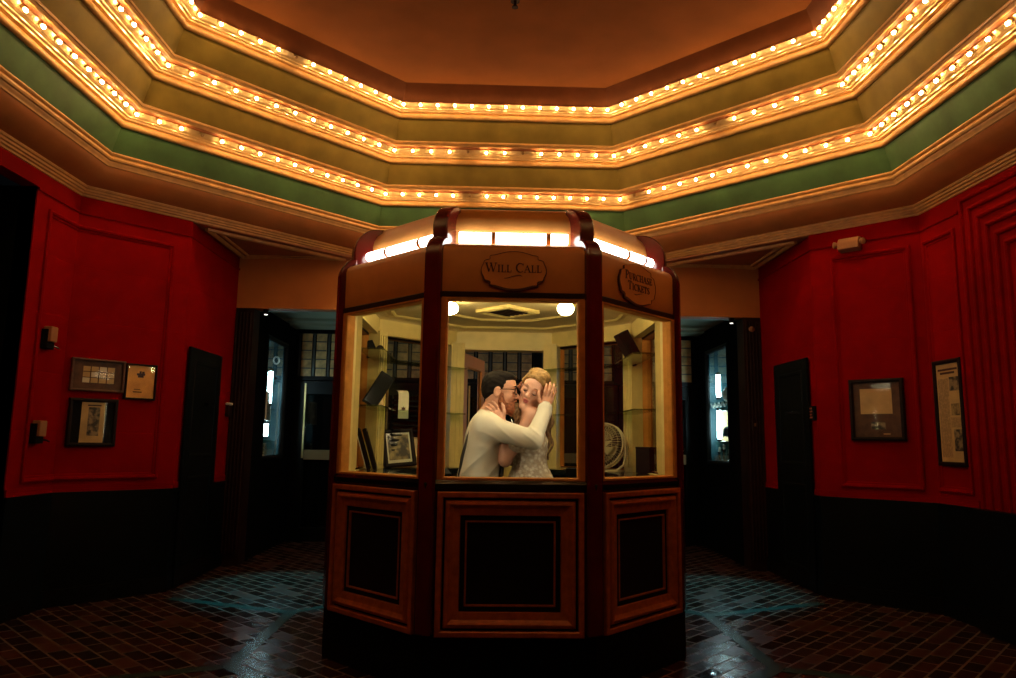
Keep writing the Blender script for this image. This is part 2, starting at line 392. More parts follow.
# passage jambs (fluted) and vestibule shell
for sg, nm in ((-1, 'left'), (1, 'right')):
    b = MB()
    xs = sorted([sg*2.72, sg*2.52])
    b.box(xs[0], xs[1], LY, LY+.2, 0, 2.545)
    for i in range(5): b.tube([(sg*(2.685-i*.034), LY-.004, .1), (sg*(2.685-i*.034), LY-.004, 2.50)], .012, 8)
    struct(smooth_angle(b.build('trim_jamb_'+nm, M['jamb'])))
    x0, x1 = sorted([sg*2.55, sg*2.75])
    w = MB()
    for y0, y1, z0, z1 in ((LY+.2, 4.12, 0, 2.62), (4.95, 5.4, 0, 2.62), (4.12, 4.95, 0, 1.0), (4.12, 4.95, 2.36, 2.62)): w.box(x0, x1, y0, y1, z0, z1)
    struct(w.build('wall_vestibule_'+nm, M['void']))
M['vceil'] = mat('pale_green_ceiling', (.30, .34, .24), .6)
struct(MB().box(-2.75, 2.75, LY+.14, 5.4, 2.66, 2.72).build('ceiling_vestibule', M['vceil']))
b = MB()
for y0, y1, z0 in ((LY+.14, LY+.30, 2.56), (5.0, 5.4, 2.60), (4.82, 5.0, 2.63)): b.box(-2.75, 2.75, y0, y1, z0, 2.67)
struct(b.build('trim_vestibule_cove', M['vceil']))
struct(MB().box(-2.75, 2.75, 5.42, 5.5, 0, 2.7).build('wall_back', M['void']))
# back wall of the vestibule: transom windows over doors
M['leaded'] = mat('tan_leaded_glass', (.60, .40, .16), .35, nscale=14, namt=.35)
M['lead'] = mat('lead_bars', (.10, .11, .10), .4, .5)
dw = .92; nx = 5
for i in range(nx):
    x0 = -2.55+i*1.02; x1 = x0+1.02
    w = MB().frame(x0, x1, 1.96, 2.60, [(0, 5.42), (0, 5.30), (.05, 5.30), (.05, 5.42)]).build(f'window_{i+1}', M['black'])
    struct(w)
    n = 5; pw = (x1-x0-.1)/n
    for k in range(n):
        a = x0+.05+k*pw
        pn = MB().box(a+.028, a+pw-.028, 5.33, 5.345, 2.0, 2.56).build('window_pane', M['leaded'], w)
        lb = MB()
        for j in range(1, 5): lb.box(a+.03, a+pw-.03, 5.318, 5.332, 2.0+.112*j-.006, 2.0+.112*j+.006)
        lb.box(a-.012, a+.012, 5.325, 5.345, 2.0, 2.56)
        lb.build('leading', M['lead'], w)
    d = MB().frame(x0+.01, x1-.01, 0.0, 1.95, [(0, 5.42), (0, 5.31), (.16, 5.31), (.17, 5.33)]).build(f'door_{i+2}', M['black']); struct(d)
    MB().box(x0+.17, x1-.17, 5.33, 5.34, .17, 1.78).build('door_glass', M['paneglass'], d)
    MB().box(x0+.18, x1-.18, 5.285, 5.325, .98, 1.10).build('push_plate', M['dullbrass'], d, bevel=.004)
    MB().box(x0+.15, x0+.17, 5.295, 5.315, 1.0, 1.92).build('edge_strip', M['brass'], d)

# doors in the alcoves
for sg, F, nm, lab in ((-1, ALv, 'door_7', 0), (1, ARv, 'door_8', 0)):
    if sg < 0: a, b_ = .10, .84
    else: a, b_ = ALn-.84, ALn-.115
    d = struct(MB(F).box(a, b_, -.035, -.013, .01, 2.0).build(nm, M['black'], bevel=.004))
    for z0, z1 in ((.15, .9), (1.05, 1.9)):
        MB(F).frame(a+.1, b_-.1, z0, z1, [(0, -.034), (.01, -.042), (.03, -.042), (.04, -.036)]).build('door_panel', M['black'], d)
    xh = a+.46 if sg < 0 else b_-.30
    h = MB(F); h.box(xh-.09, xh+.09, -.075, -.06, 1.515, 1.535).box(xh-.09, xh-.075, -.065, -.03, 1.51, 1.54).box(xh+.075, xh+.09, -.065, -.03, 1.51, 1.54)
    h.build('door_handle', M['chrome' if sg > 0 else 'black'], d)

# ------------------------------------------------------------------ ceiling bulbs
def ordw(i): return ['first', 'second', 'third', 'fourth', 'fifth', 'sixth', 'seventh', 'eighth', 'ninth', 'tenth', 'eleventh', 'twelfth', 'thirteenth', 'fourteenth'][i]
bm = bmesh.new(); bmesh.ops.create_icosphere(bm, subdivisions=2, radius=.0125)
lit_me = bpy.data.meshes.new('light_bulb'); bm.to_mesh(lit_me); bm.free()
for p in lit_me.polygons: p.use_smooth = True
dead_me = lit_me.copy(); lit_me.materials.append(M['bulb']); dead_me.materials.append(M['deadbulb'])
sk = MB().lathe([(.013, 0), (.013, .016), (.010, .022)], (0, 0, .014), 10); so = sk.build('bulb_socket', M['brass']); sock_me = so.data; bpy.data.objects.remove(so)
DEAD = {(0, 0, 5), (0, -1, 1), (0, 1, 3), (1, 0, 4), (1, 0, 7), (1, -1, 6), (2, 1, 5), (0, 2, 3)}
nper = [14, 12, 12]; ymin = [.0, .3, .75]
sides = {0: 'far side above booth', 1: 'left diagonal side', -1: 'right diagonal side', 2: 'left wall side', -2: 'right wall side', 3: '', 4: '', -3: ''}
def bulb_side(k): return (octp(1, k if k > 0 else k), octp(1, k-1))
PW = 1.0
for t in range(3):
    Rb = 3.072-.275*t; zb = 3.660+.352*t; n = nper[t]
    for k in (0, 1, -1, 2, -2, 3, 4, -3):
        a, b = octp(Rb, k, zb), octp(Rb, k-1, zb)        # from the left corner to the right corner as seen from the middle
        for i in range(n):
            P = a.lerp(b, i/n)
            if k in (3, 4, -3) or (k in (2, -2) and P.y < ymin[t]):
                if i % 3 == 0:
                    l = bpy.data.lights.new('rear_bulb_lamp', 'POINT'); l.energy = .26*3*PW; l.color = (1., .60, .26); l.shadow_soft_size = .015
                    o = bpy.data.objects.new('rear_bulb_lamp', l); C.objects.link(o); o.location = P-Vector((0, 0, .012))
                continue
            dead = (t, k, i) in DEAD
            o = bpy.data.objects.new('light_bulb', dead_me if dead else lit_me); C.objects.link(o); o.location = P
            inw = Vector((-P.x, OY-P.y, 0)).normalized()
            s_ = bpy.data.objects.new('bulb_socket', sock_me); C.objects.link(s_); s_.parent = o
            s_.rotation_euler = Vector((0, 0, 1)).rotation_difference((Vector((0, 0, 1))-inw*.9).normalized()).to_euler()
            if k == 2: place = f'{ordw(n-1-i)} from its near left corner' if False else f'{ordw(n-1-i)} out from the left corner'
            elif k == -2: place = f'{ordw(i)} out from the right corner'
            else: place = f'{ordw(i)} from its left end'
            tag(o, f"{'unlit' if dead else 'glowing'} round bulb, {tier_names[t]} ceiling rail, {sides[k]}, {place}", 'light bulb', f'bulbs on the {tier_names[t]} ceiling rail')

sp = thing('fire_sprinkler', 'small dark sprinkler head hanging from the flat orange ceiling', 'sprinkler', (.03, 1.304, 4.55))
MB().lathe([(.035, -.008), (.035, 0)], (.03, 1.304, 4.55), 16).build('escutcheon', M['jamb'], sp)
MB().lathe([(.012, -.05), (.012, -.008)], (.03, 1.304, 4.55), 10).lathe([(.025, -.056), (.025, -.05)], (.03, 1.304, 4.55), 12).build('nozzle', M['jamb'], sp)

# ------------------------------------------------------------------ the ticket booth (octagon, apothem 1.033)
HS = BC*math.tan(PI/8)                                   # half a side
booth = thing('ticket_booth', 'octagonal wood and glass ticket booth with lit cornice in middle of lobby', 'ticket booth', (0, BC, 0))
def FM(k):   # face k: 0 faces the viewer, +1 its right-hand neighbour
    return Matrix.Translation((0, BC, 0)) @ Matrix.Rotation(PI/4*k, 4, 'Z') @ Matrix.Translation((0, -BC, 0))
def bsweep(prof, ks=range(8), closed=False): return MB().sweep_oct(prof, BC, ks, closed)
cR = 1/math.cos(PI/8)
bsweep([(.9, .0), (1.048*cR, .0), (1.048*cR, .262), (1.040*cR, .268), (.9, .268)]).build('plinth', M['black'], booth)
bsweep([(.95, .972), (1.036*cR, .972), (1.052*cR, .985), (1.055*cR, 1.012), (1.045*cR, 1.03), (.70*cR, 1.03), (.70*cR, .99), (.95, .972)]).build('sill', M['counter'], booth)
bsweep([(1.031*cR, .26), (1.031*cR, .98)]).build('base_wall', M['black'], booth)

# serif capitals as strokes (x right, y up, cap height 1)
TK, TN = .17, .07
LET = {
 'W': (1.25, [([(.08, 1), (.38, 0)], TK), ([(.38, 0), (.62, .95)], TN), ([(.58, 1), (.86, 0)], TK), ([(.86, 0), (1.15, 1)], TN), ([(-.05, 1), (.25, 1)], TN), ([(.45, 1), (.72, 1)], TN), ([(1.0, 1), (1.28, 1)], TN)]),
 'I': (.42, [([(.2, 0), (.2, 1)], TK), ([(.03, 1), (.37, 1)], TN), ([(.03, 0), (.37, 0)], TN)]),
 'L': (.72, [([(.2, 0), (.2, 1)], TK), ([(.03, 1), (.37, 1)], TN), ([(.03, 0), (.66, 0)], TN), ([(.65, 0), (.68, .28)], TN)]),
 'C': (.85, [([(.5+.42*math.cos(R(a)), .5+.5*math.sin(R(a))) for a in range(45, 316, 15)], [.08]*4+[.14]*3+[.18]*5+[.14]*3+[.08]*4), ([(.80, .72), (.82, 1.0)], TN)]),
 'A': (.92, [([(.08, 0), (.45, 1)], TN), ([(.43, 1), (.82, 0)], TK), ([(.2, .36), (.66, .36)], TN), ([(-.04, 0), (.24, 0)], TN), ([(.64, 0), (.98, 0)], TN)]),
 'P': (.72, [([(.2, 0), (.2, 1)], TK), ([(.03, 1), (.4, 1)], TN), ([(.03, 0), (.37, 0)], TN), ([(.4+.24*math.cos(R(a)), .73+.25*math.sin(R(a))) for a in range(90, -91, -20)], .12), ([(.2, .48), (.42, .48)], TN)]),
 'U': (.92, [([(.2, 1), (.2, .3), (.26, .1), (.42, .0), (.6, .03), (.7, .15), (.74, .3)], [.17, .17, .15, .1, .07, .07, .07]), ([(.74, .3), (.74, 1)], TN), ([(.03, 1), (.37, 1)], TN), ([(.6, 1), (.88, 1)], TN)]),
 'R': (.86, [([(.2, 0), (.2, 1)], TK), ([(.03, 1), (.4, 1)], TN), ([(.03, 0), (.37, 0)], TN), ([(.4+.22*math.cos(R(a)), .75+.24*math.sin(R(a))) for a in range(90, -91, -20)], .12), ([(.2, .5), (.42, .5)], TN), ([(.42, .5), (.78, 0)], .15), ([(.7, 0), (.9, 0)], TN)]),
 'H': (.95, [([(.2, 0), (.2, 1)], TK), ([(.74, 0), (.74, 1)], TK), ([(.2, .52), (.74, .52)], TN)]+[([(x-.17, y), (x+.17, y)], TN) for x in (.2, .74) for y in (0, 1)]),
 'S': (.68, [([(.56, .82), (.5, .95), (.34, 1.), (.17, .93), (.12, .76), (.2, .62), (.42, .45), (.55, .3), (.53, .12), (.38, .0), (.2, .02), (.1, .18)], [.07, .07, .08, .1, .13, .17, .18, .15, .12, .08, .07, .07])]),
 'E': (.75, [([(.2, 0), (.2, 1)], TK), ([(.03, 1), (.62, 1)], TN), ([(.03, 0), (.66, 0)], TN), ([(.2, .52), (.5, .52)], TN), ([(.61, 1), (.64, .76)], TN), ([(.66, 0), (.69, .26)], TN), ([(.5, .4), (.5, .64)], TN)]),
 'T': (.82, [([(.4, 0), (.4, 1)], TK), ([(.05, 1), (.75, 1)], TN), ([(.23, 0), (.57, 0)], TN), ([(.05, 1), (.03, .74)], TN), ([(.75, 1), (.77, .74)], TN)]),
 'K': (.92, [([(.2, 0), (.2, 1)], TK), ([(.03, 1), (.37, 1)], TN), ([(.03, 0), (.37, 0)], TN), ([(.22, .42), (.72, 1)], TN), ([(.4, .6), (.8, 0)], TK), ([(.6, 1), (.86, 1)], TN), ([(.68, 0), (.96, 0)], TN)]),
}
def word(mb, txt, xc, z, h, y, small=.78, gap=.07):
    """first letter of each word full height, the rest small capitals"""
    seq = []; first = True
    for ch in txt:
        if ch == ' ': seq.append((None, .42*h)); first = True; continue
        s = h if first else h*small; first = False
        seq.append((ch, s))
    tot = sum(s if ch is None else (LET[ch][0]+gap)*s for ch, s in seq); x = xc-tot/2
    for ch, s in seq:
        if ch is None: x += s; continue
        w, st = LET[ch]
        for pts, wd in st:
            mb.ribbon([(x+a*s, z+b*s) for a, b in pts], [q*s for q in wd] if isinstance(wd, list) else wd*s, y, y+.004)
        x += (w+gap)*s
def oval(a, b, n=120):
    out = []
    for i in range(n):
        t = 2*PI*i/n
        r = 1+.045*abs(math.sin(2*t))**6*math.cos(4*t+PI)+.0
        k = abs(math.cos(t)); notch = -.07*math.exp(-((k-.76)/.045)**2)+.05*math.exp(-((k-.66)/.05)**2)+.04*math.exp(-((k-.86)/.05)**2)
        r += notch
        out.append((a*r*math.cos(t), b*r*math.sin(t)*(1+.10*abs(math.sin(t))**3)))
    return out
def fin(k, mm):
    """radial fin at the corner to the right of face k: lower piece, and upper piece stepping back"""
    a = -PI/2+PI/8+PI/4*k
    fn = lambda r, z, t: (r*math.cos(a)-t*math.sin(a), BC+r*math.sin(a)+t*math.cos(a), z)
    arc = lambda cx, cz, rx, rz, a0, a1, n=10: [(cx+rx*math.cos(R(a0+(a1-a0)*i/n)), cz+rz*math.sin(R(a0+(a1-a0)*i/n))) for i in range(n+1)]
    lo = [(1.085, .268), (1.138, .268), (1.138, 2.21)]+arc(1.035, 2.21, .103, .120, 5, 90)+[(1.033, 2.255), (1.085, 2.255)]
    up = [(.93, 2.26), (1.058, 2.26), (1.058, 2.37)]+arc(.90, 2.38, .158, .155, 5, 90)+[(.80, 2.535), (.775, 2.530), (.764, 2.514), (.770, 2.497), (.84, 2.490)]+[(.89, 2.45), (.92, 2.40)]
    return lo, up, fn
for k in range(-4, 4):
    F = FM(k)
    front = k in (-1, 0, 1)
    lo, up, fn = fin(k, None)
    smooth_angle(MB().prism(lo, fn, -.047, .047).build('corner_fin', M['lacquer'], booth, bevel=.012), 60)
    smooth_angle(MB().prism(up, fn, -.0445, .0445).build('crown_fin', M['lacquer'], booth, bevel=.010), 60)
    # wainscot panel: nested mouldings round a black field
    prof = [(0, 0), (0, -.034), (.004, -.038), (.024, -.038), (.029, -.034), (.030, -.006), (.041, -.006), (.042, -.024), (.050, -.034), (.062, -.038), (.070, -.030), (.082, -.022), (.116, -.018), (.119, -.004), (.142, -.002), (.144, -.012), (.151, -.012), (.153, .004)]
    if k != -4:
        pn = MB(F).frame(-.372, .372, .268, .972, prof).build('base_panel', M['copper'], booth)
        for ins, d0 in ((.0300, .0415), (.1190, .1432)):
            MB(F).frame(-.372, .372, .268, .972, [(ins, -.004), (ins+.0004, -.0085), (d0-.0004, -.0085), (d0, -.004)]).build('dark_groove', M['blackmat'], pn)
        MB(F).frame(-.222, .222, .418, .822, [(0, .0), (.004, .0)], True).build('panel_inset', M['blackmat'], pn)
    # glazed opening
    if k != -4:
        wf = MB(F).frame(-.386, .386, 1.028, 1.985, [(0, .05), (.002, -.006), (.008, -.012), (.032, -.012), (.041, -.004), (.043, .05)], fz=.38).build('window_frame', M['oak'], booth)
        MB(F).box(-.35, .35, .012, .016, 1.044, 1.976).build('window_pane', M['glass'], wf)
        MB(F).frame(-.40, .40, .99, 2.03, [(.0, .05), (.0, .075), (.041, .075), (.044, .072), (.044, .05), (.036, .05)]).build('window_lining', M['cream'], wf)
        MB(F).box(-.40, .40, -.012, .05, 1.975, 2.012).build('head_rail', M['jamb'], wf, bevel=.004)
    # sign board: flat, rolling back at the top
    fp = [(.0, 2.012), (-.004, 2.02), (-.004, 2.235), (.002, 2.258), (.016, 2.274), (.04, 2.283), (.105, 2.285), (.105, 2.012)]
    fn2 = lambda a, b, t: (t*(1-a/BC*.9), a, b)
    sb = smooth_angle(MB(F).prism(fp, fn2, -.425, .425).build('sign_board', M['fascia'], booth), 50)
    # light strip in the cove
    MB(F).box(-.37, .37, .145, .155, 2.27, 2.40).build('cove_back', M['fascia'], booth)
    seg = [(-.300, -.122), (-.100, .180), (.205, .300)] if k != 1 else [(-.300, .02), (.045, .205), (.225, .300)]
    for a, b_ in seg:
        ls = MB(F).tube([(a, .105, 2.338), (b_, .105, 2.338)], .030, 14).build('light_strip', M['tube'], booth)
        for u, v_ in ((a-.012, a), (b_, b_+.012)):
            if abs(u+v_)/2 > .29: continue          # the outer tube ends are bare
            MB(F).tube([(u, .105, 2.338), (v_, .105, 2.338)], .031, 12).build('lamp_holder', M['fascia'], ls)
    # crown board
    cp = [(.150, 2.384), (.142, 2.390), (.142, 2.412), (.150, 2.452), (.168, 2.486), (.196, 2.512), (.200, 2.528), (.215, 2.537), (.30, 2.54), (.36, 2.54), (.36, 2.384)]
    smooth_angle(MB(F).prism(cp, fn2, -.425, .425).build('crown_board', M['fascia'], booth), 40)
    if k in (0, 1):
        a_, b2 = (.172, .094) if k == 0 else (.185, .108)
        ov = oval(a_, b2); zc = 2.128 if k == 0 else 2.130; xc = 0. if k == 0 else -.02
        pl = MB(F).plate([(x+xc, z+zc) for x, z in ov], -.014, -.003).build('sign_plaque', M['fascia'], booth)
        rim_shade = MB(F); o2 = ov+[ov[0]]  # dark outline, thickened on its lower side as painted relief shadow
        wds = [.0035+.0085*max(0, -math.sin(2*PI*i/120)) if k == 0 else .0004+.015*max(0, -math.sin(2*PI*i/120+.75))**.8 for i in range(121)]
        rim_shade.ribbon([(x*1.01+xc, z*1.01+zc) for x, z in o2], wds, -.016, -.003)
        rim_shade.build('plaque_rim_shade', M['ink'], pl)
        tx = MB(F)
        if k == 0:
            word(tx, 'WILL CALL', xc, zc-.008, .048, -.0165)
            tx.ribbon([(xc-.05, zc-.042), (xc-.03, zc-.040), (xc, zc-.030), (xc+.03, zc-.024), (xc+.045, zc-.030)], [.002, .004, .004, .004, .002], -.0165, -.0125)
        else:
            word(tx, 'PURCHASE', xc+.01, zc+.020, .048, -.0165); word(tx, 'TICKETS', xc+.01, zc-.038, .048, -.0165)
            tx.ribbon([(xc-.04, zc-.060), (xc-.02, zc-.062), (xc+.01, zc-.054), (xc+.04, zc-.046)], [.002, .004, .004, .002], -.0165, -.0125)
        tx.build('lettering', M['ink'], pl, merge=False)
bsweep([(.001, 2.538), (.78*cR, 2.538)]).build('roof', M['fascia'], booth)
# inside: header, corner posts, ceiling
bsweep([(.95*cR, 1.98), (.95*cR, 2.06), (.935*cR, 2.065), (.93*cR, 2.085), (.90*cR, 2.105), (.86*cR, 2.115), (.85*cR, 2.12), (.001, 2.12)]).build('inner_ceiling', M['creamceil'], booth)
bsweep([(.913*cR, 1.98), (.95*cR, 1.98)]).build('header_soffit', M['cream'], booth)
bsweep([(.915*cR, 1.98), (.915*cR, 2.10)]).build('inner_header', M['cream'], booth)
for a in (.44, .80):
    smooth_angle(bsweep([((a+.012)*cR, 2.121), ((a+.008)*cR, 2.108), (a*cR, 2.104), ((a-.008)*cR, 2.108), ((a-.012)*cR, 2.121)]).build('ceiling_moulding', M['cream'], booth), 50)
v = MB(Matrix.Translation((0, 1.10, 0)) @ Matrix.Rotation(PI/4, 4, 'Z'))
def hframe(mb, prof, fill=False):
    rings = [[(-r, -r, z), (r, -r, z), (r, r, z), (-r, r, z)] for r, z in prof]
    vs = [p for q in rings for p in q]; fs2 = [(4*j+i, 4*j+(i+1) % 4, 4*j+4+(i+1) % 4, 4*j+4+i) for j in range(len(rings)-1) for i in range(4)]
    if fill: q = 4*(len(rings)-1); fs2.append((q, q+1, q+2, q+3))
    return mb.add(vs, fs2)
vf = hframe(v, [(.155, 2.121), (.155, 2.10), (.145, 2.094), (.125, 2.094), (.115, 2.10), (.113, 2.118)]).build('ceiling_vent_frame', M['cream'], booth)
hframe(MB(v.m), [(.113, 2.112), (.1, 2.112)], True).build('vent_opening', M['jamb'], vf)
vl = MB(v.m)
for j in range(-2, 3): vl.box(-.108, .108, j*.04-.006, j*.04+.006, 2.098, 2.116)
vl.build('vent_slats', M['jamb'], vf)
for k in range(8):
    a = PI/8+PI/4*k; r = .985*cR*BC/BC
    F = Matrix.Translation((0, BC, 0)) @ Matrix.Rotation(a, 4, 'Z')
    hw = .055 if 0 <= k <= 3 else .012
    b = MB(F).box(.99 if hw < .03 else .95, 1.075, -hw, hw, 1.03, 2.0)
    for j in (-.6, 0, .6): b.box(.984 if hw < .03 else .944, 1.0 if hw < .03 else .96, j*hw-hw*.18, j*hw+hw*.18, 1.06, 1.97)
    b.build('corner_post', M['cream'], booth)
for x, y in ((.355, .70), (-.375, .76)):
    g = smooth_angle(MB().ball((x, y, 2.062), .052, 20, 12, .8).build('ceiling_globe', M['globe'], booth), 80)
    MB().lathe([(.03, 0), (.03, .03)], (x, y, 2.092), 16).build('globe_collar', M['brass'], g)
# back doorway and open door leaf
F = FM(-4)
bk = MB(F).frame(-.386, .386, -.02, 2.012, [(0, 0), (0, .13), (.062, .13), (.062, 0)]).build('back_door_frame', M['cream'], booth)
F2 = Matrix.Translation((-.318, 2.07, 0)) @ Matrix.Rotation(R(75), 4, 'Z')
dl = MB(F2).frame(0, .63, .04, 1.94, [(0, .0), (.10, .0), (.11, .01)])
dl.frame(0, .63, .04, 1.94, [(0, .036), (.10, .036), (.11, .026)]).frame(0, .63, .04, 1.94, [(0, 0), (0, .036)])
dl.box(.10, .53, .0, .036, .95, 1.07).box(.1, .53, .005, .03, .1, .96)
dleaf = dl.build('back_door', M['fascia'], bk)
# glass shelves across the windows at the sides
for k in (-3, -2, 3, 2):
    F = FM(k)
    for z in (1.79, 1.44):
        sh = MB(F).box(-.36, .36, .10, .26, z-.010, z).build('glass_shelf', M['shelfglass'], booth)

# ------------------------------------------------------------------ things inside the booth
def loc_frame(x, y, z, yaw=0, tilt=0):
    return Matrix.Translation((x, y, z)) @ Matrix.Rotation(yaw, 4, 'Z') @ Matrix.Rotation(tilt, 4, 'X')
CZ = 1.031
def picture(name, label, cat, F, w, h, d, fw, mframe, mmat, mw, mpic, loc, group=None, y=0., glassy=True, art=None):
    """framed picture standing on local z=0, centred on x, facing local -y"""
    t = thing(name, label, cat, loc, group)
    MB(F).frame(-w/2, w/2, 0, h, [(0, d), (0, 0), (fw*.3, -.004), (fw*.7, -.004), (fw, 0), (fw, d*.5)]).build('frame', mframe, t)
    MB(F).box(-w/2+fw*.5, w/2-fw*.5, d*.45, d*.98, fw*.5, h-fw*.5).build('mount', mmat, t)
    if art: art(t, F, d)
    if glassy: MB(F).box(-w/2+fw, w/2-fw, d*.12, d*.16, fw, h-fw).build('glazing', M['glazing'], t)
    return t
def slab_art(items):
    def go(t, F, d):
        for i, (nm, x0, x1, z0, z1, m_) in enumerate(items): MB(F).box(x0, x1, d*(.38-.015*min(i, 10)), d*.46, z0, z1).build(nm, m_, t)
    return go
def photo_mat(name, a, b, s):
    m = mat(name, a, .5); nt = m.node_tree; bs = nt.nodes['Principled BSDF']; tc = [n for n in nt.nodes if n.type == 'TEX_COORD'][0]
    n = nt.nodes.new('ShaderNodeTexNoise'); n.inputs['Scale'].default_value = s; n.inputs['Detail'].default_value = 6
    r = nt.nodes.new('ShaderNodeValToRGB'); r.color_ramp.elements[0].position = .42; r.color_ramp.elements[1].position = .58
    r.color_ramp.elements[0].color = (*a, 1); r.color_ramp.elements[1].color = (*b, 1)
    nt.links.new(tc.outputs['Object'], n.inputs[0]); nt.links.new(n.outputs['Fac'], r.inputs[0]); nt.links.new(r.outputs[0], bs.inputs['Base Color'])
    return m
def line_mat(name, ink, paper, rows):
    """rows of broken dark dashes like print seen from afar"""
    m = mat(name, paper, .6); nt = m.node_tree; bs = nt.nodes['Principled BSDF']; tc = [n for n in nt.nodes if n.type == 'TEX_COORD'][0]
    mp = nt.nodes.new('ShaderNodeMapping'); mp.inputs['Scale'].default_value = (60, 60, rows)
    nt.links.new(tc.outputs['Object'], mp.inputs[0])
    w = nt.nodes.new('ShaderNodeTexWave'); w.bands_direction = 'Z'; w.inputs['Scale'].default_value = 1
    nt.links.new(mp.outputs[0], w.inputs[0])
    n = nt.nodes.new('ShaderNodeTexNoise'); n.inputs['Scale'].default_value = 1.0
    nt.links.new(mp.outputs[0], n.inputs[0])
    mu = nt.nodes.new('ShaderNodeMath'); mu.operation = 'MULTIPLY'; nt.links.new(w.outputs['Fac'], mu.inputs[0]); nt.links.new(n.outputs['Fac'], mu.inputs[1])
    r = nt.nodes.new('ShaderNodeValToRGB'); r.color_ramp.elements[0].position = .25; r.color_ramp.elements[1].position = .5
    r.color_ramp.elements[0].color = (*paper, 1); r.color_ramp.elements[1].color = (*ink, 1)
    nt.links.new(mu.outputs[0], r.inputs[0]); nt.links.new(r.outputs[0], bs.inputs['Base Color'])
    return m
M['sepia'] = photo_mat('sepia_photograph', (.05, .03, .012), (.42, .30, .12), 14)
M['bw'] = photo_mat('dark_photograph', (.035, .028, .02), (.34, .25, .14), 26)
M['print'] = line_mat('newsprint', (.10, .07, .04), (.62, .40, .18), 55)
# framed photograph leaning in the left window
picture('framed_photograph', 'black framed sepia photograph with pale border leaning behind left booth window', 'picture frame',
        loc_frame(-.735, 1.50, CZ+.012, R(22), R(-12)) @ Matrix.Rotation(R(-5), 4, 'Y'), .235, .275, .02, .028, M['darkwood'], M['whitepaper'], 0, 0, (-.735, 1.50, CZ), art=slab_art([('print', -.078, .078, .05, .23, M['sepia'])]))
t = picture('framed_photograph', 'plain cream card propped behind the black framed sepia photograph', 'card',
        loc_frame(-.60, 1.57, CZ+.004, R(14), R(-10)), .14, .22, .012, .008, M['paper'], M['paper'], 0, 0, (-.60, 1.57, CZ), glassy=False)
t.name = 'propped_card'
for i, (x, y, lab) in enumerate(((-.900, 1.16, 'white edged dark frame leaning edge-on by left booth window stile'), (-.862, 1.20, 'plain dark frame leaning behind the white edged frame in left booth window'))):
    F = loc_frame(x, y, CZ+.006, R(97), R(-17))
    t = thing('leaning_frame', lab, 'picture frame', (x, y, CZ), 'frames leaning in the left booth window')
    MB(F).frame(-.11, .11, 0, .28, [(0, .02), (0, 0), (.02, 0), (.022, .01)], True).build('frame', M['darkwood'], t)
    MB(F).box(-.108, .108, .02, .026, .004, .276).build('backing', M['whitepaper'] if i == 0 else M['jamb'], t)
# paper strip hanging from a rack of black slats
t = thing('slatted_rack', 'black slatted rack behind the hanging white paper strip in left booth window', 'rack', (-.66, 1.63, CZ))
F = loc_frame(-.66, 1.64, CZ, R(45))
for j in range(11): MB(F).box(-.20, .20, .0, .03, .12+j*.036, .132+j*.036).build('slat', M['blackmat'], t)
for x in (-.20, .185): MB(F).box(x, x+.015, .03, .045, 0, .52).build('upright', M['blackmat'], t)
F = loc_frame(-.735, 1.515, 1.385, R(30))
cv = [(-.045, 0), (-.03, .03)]
pp = MB(F); n = 10
zs = [i/n for i in range(n+1)]
prof = [(.0, 1.0*.0), (.0, .10), (.0, .16), (.006, .185), (.022, .20), (.045, .205)]
pp.prism([(a, b) for a, b in prof]+[(a+.002, b-.002) for a, b in prof[::-1]], lambda a, b, t_: (t_, a, b), -.04, .04)
t = thing('paper_strip', 'white paper strip with small dark emblem curling over a rack', 'paper', (-.735, 1.515, 1.385))
pp.build('strip', M['whitepaper'], t)
MB(F).plate([(.022*math.cos(q)*(1 if i % 2 else .55), .07+.016*math.sin(q)*(1 if i % 2 else .6)) for i, q in enumerate([2*PI*j/12 for j in range(12)])], -.002, .0).build('emblem', M['ink'], t)
# black tablet leaning on the lower shelf, tape dispenser on the upper
F = loc_frame(-.935, 1.20, 1.462, R(20), 0) @ Matrix.Rotation(R(31), 4, 'Y')
t = thing('tablet', 'black flat panel leaning on lower glass shelf of left booth window', 'tablet', (-.885, 1.16, 1.444))
MB(F).box(-.055, .055, 0, .018, 0, .25).build('body', M['black'], t, bevel=.005)
MB(F).box(-.047, .047, -.002, .001, .015, .238).build('screen', M['counter'], t)
t = thing('white_card', 'small pale wedge card standing under the black leaning panel', 'card', (-.86, 1.25, 1.444))
F = loc_frame(-.86, 1.25, 1.444, R(30), R(-10))
MB(F).plate([(-.03, 0), (.02, 0), (.02, .10)], 0, .004).build('face', M['paper'], t)
MB(F).box(-.03, .02, .002, .03, 0, .003).build('foot', M['paper'], t)
t = thing('tape_dispenser', 'small black desk tape dispenser on upper glass shelf of left booth window', 'dispenser', (-.86, 1.34, 1.792))
F = loc_frame(-.885, 1.27, 1.792, R(15)) @ Matrix.Scale(1.25, 4)
MB(F).prism([(-.07, 0), (.06, 0), (.065, .03), (.02, .035), (-.02, .05), (-.045, .10), (-.07, .095)], lambda a, b, t_: (a, t_, b), -.02, .02).build('body', M['blackmat'], t, bevel=.003)
MB(F).lathe([(.022, -.01), (.022, .01)], (.0, 0, .052), 16, (0, 1, 0)).build('reel', M['jamb'], t)
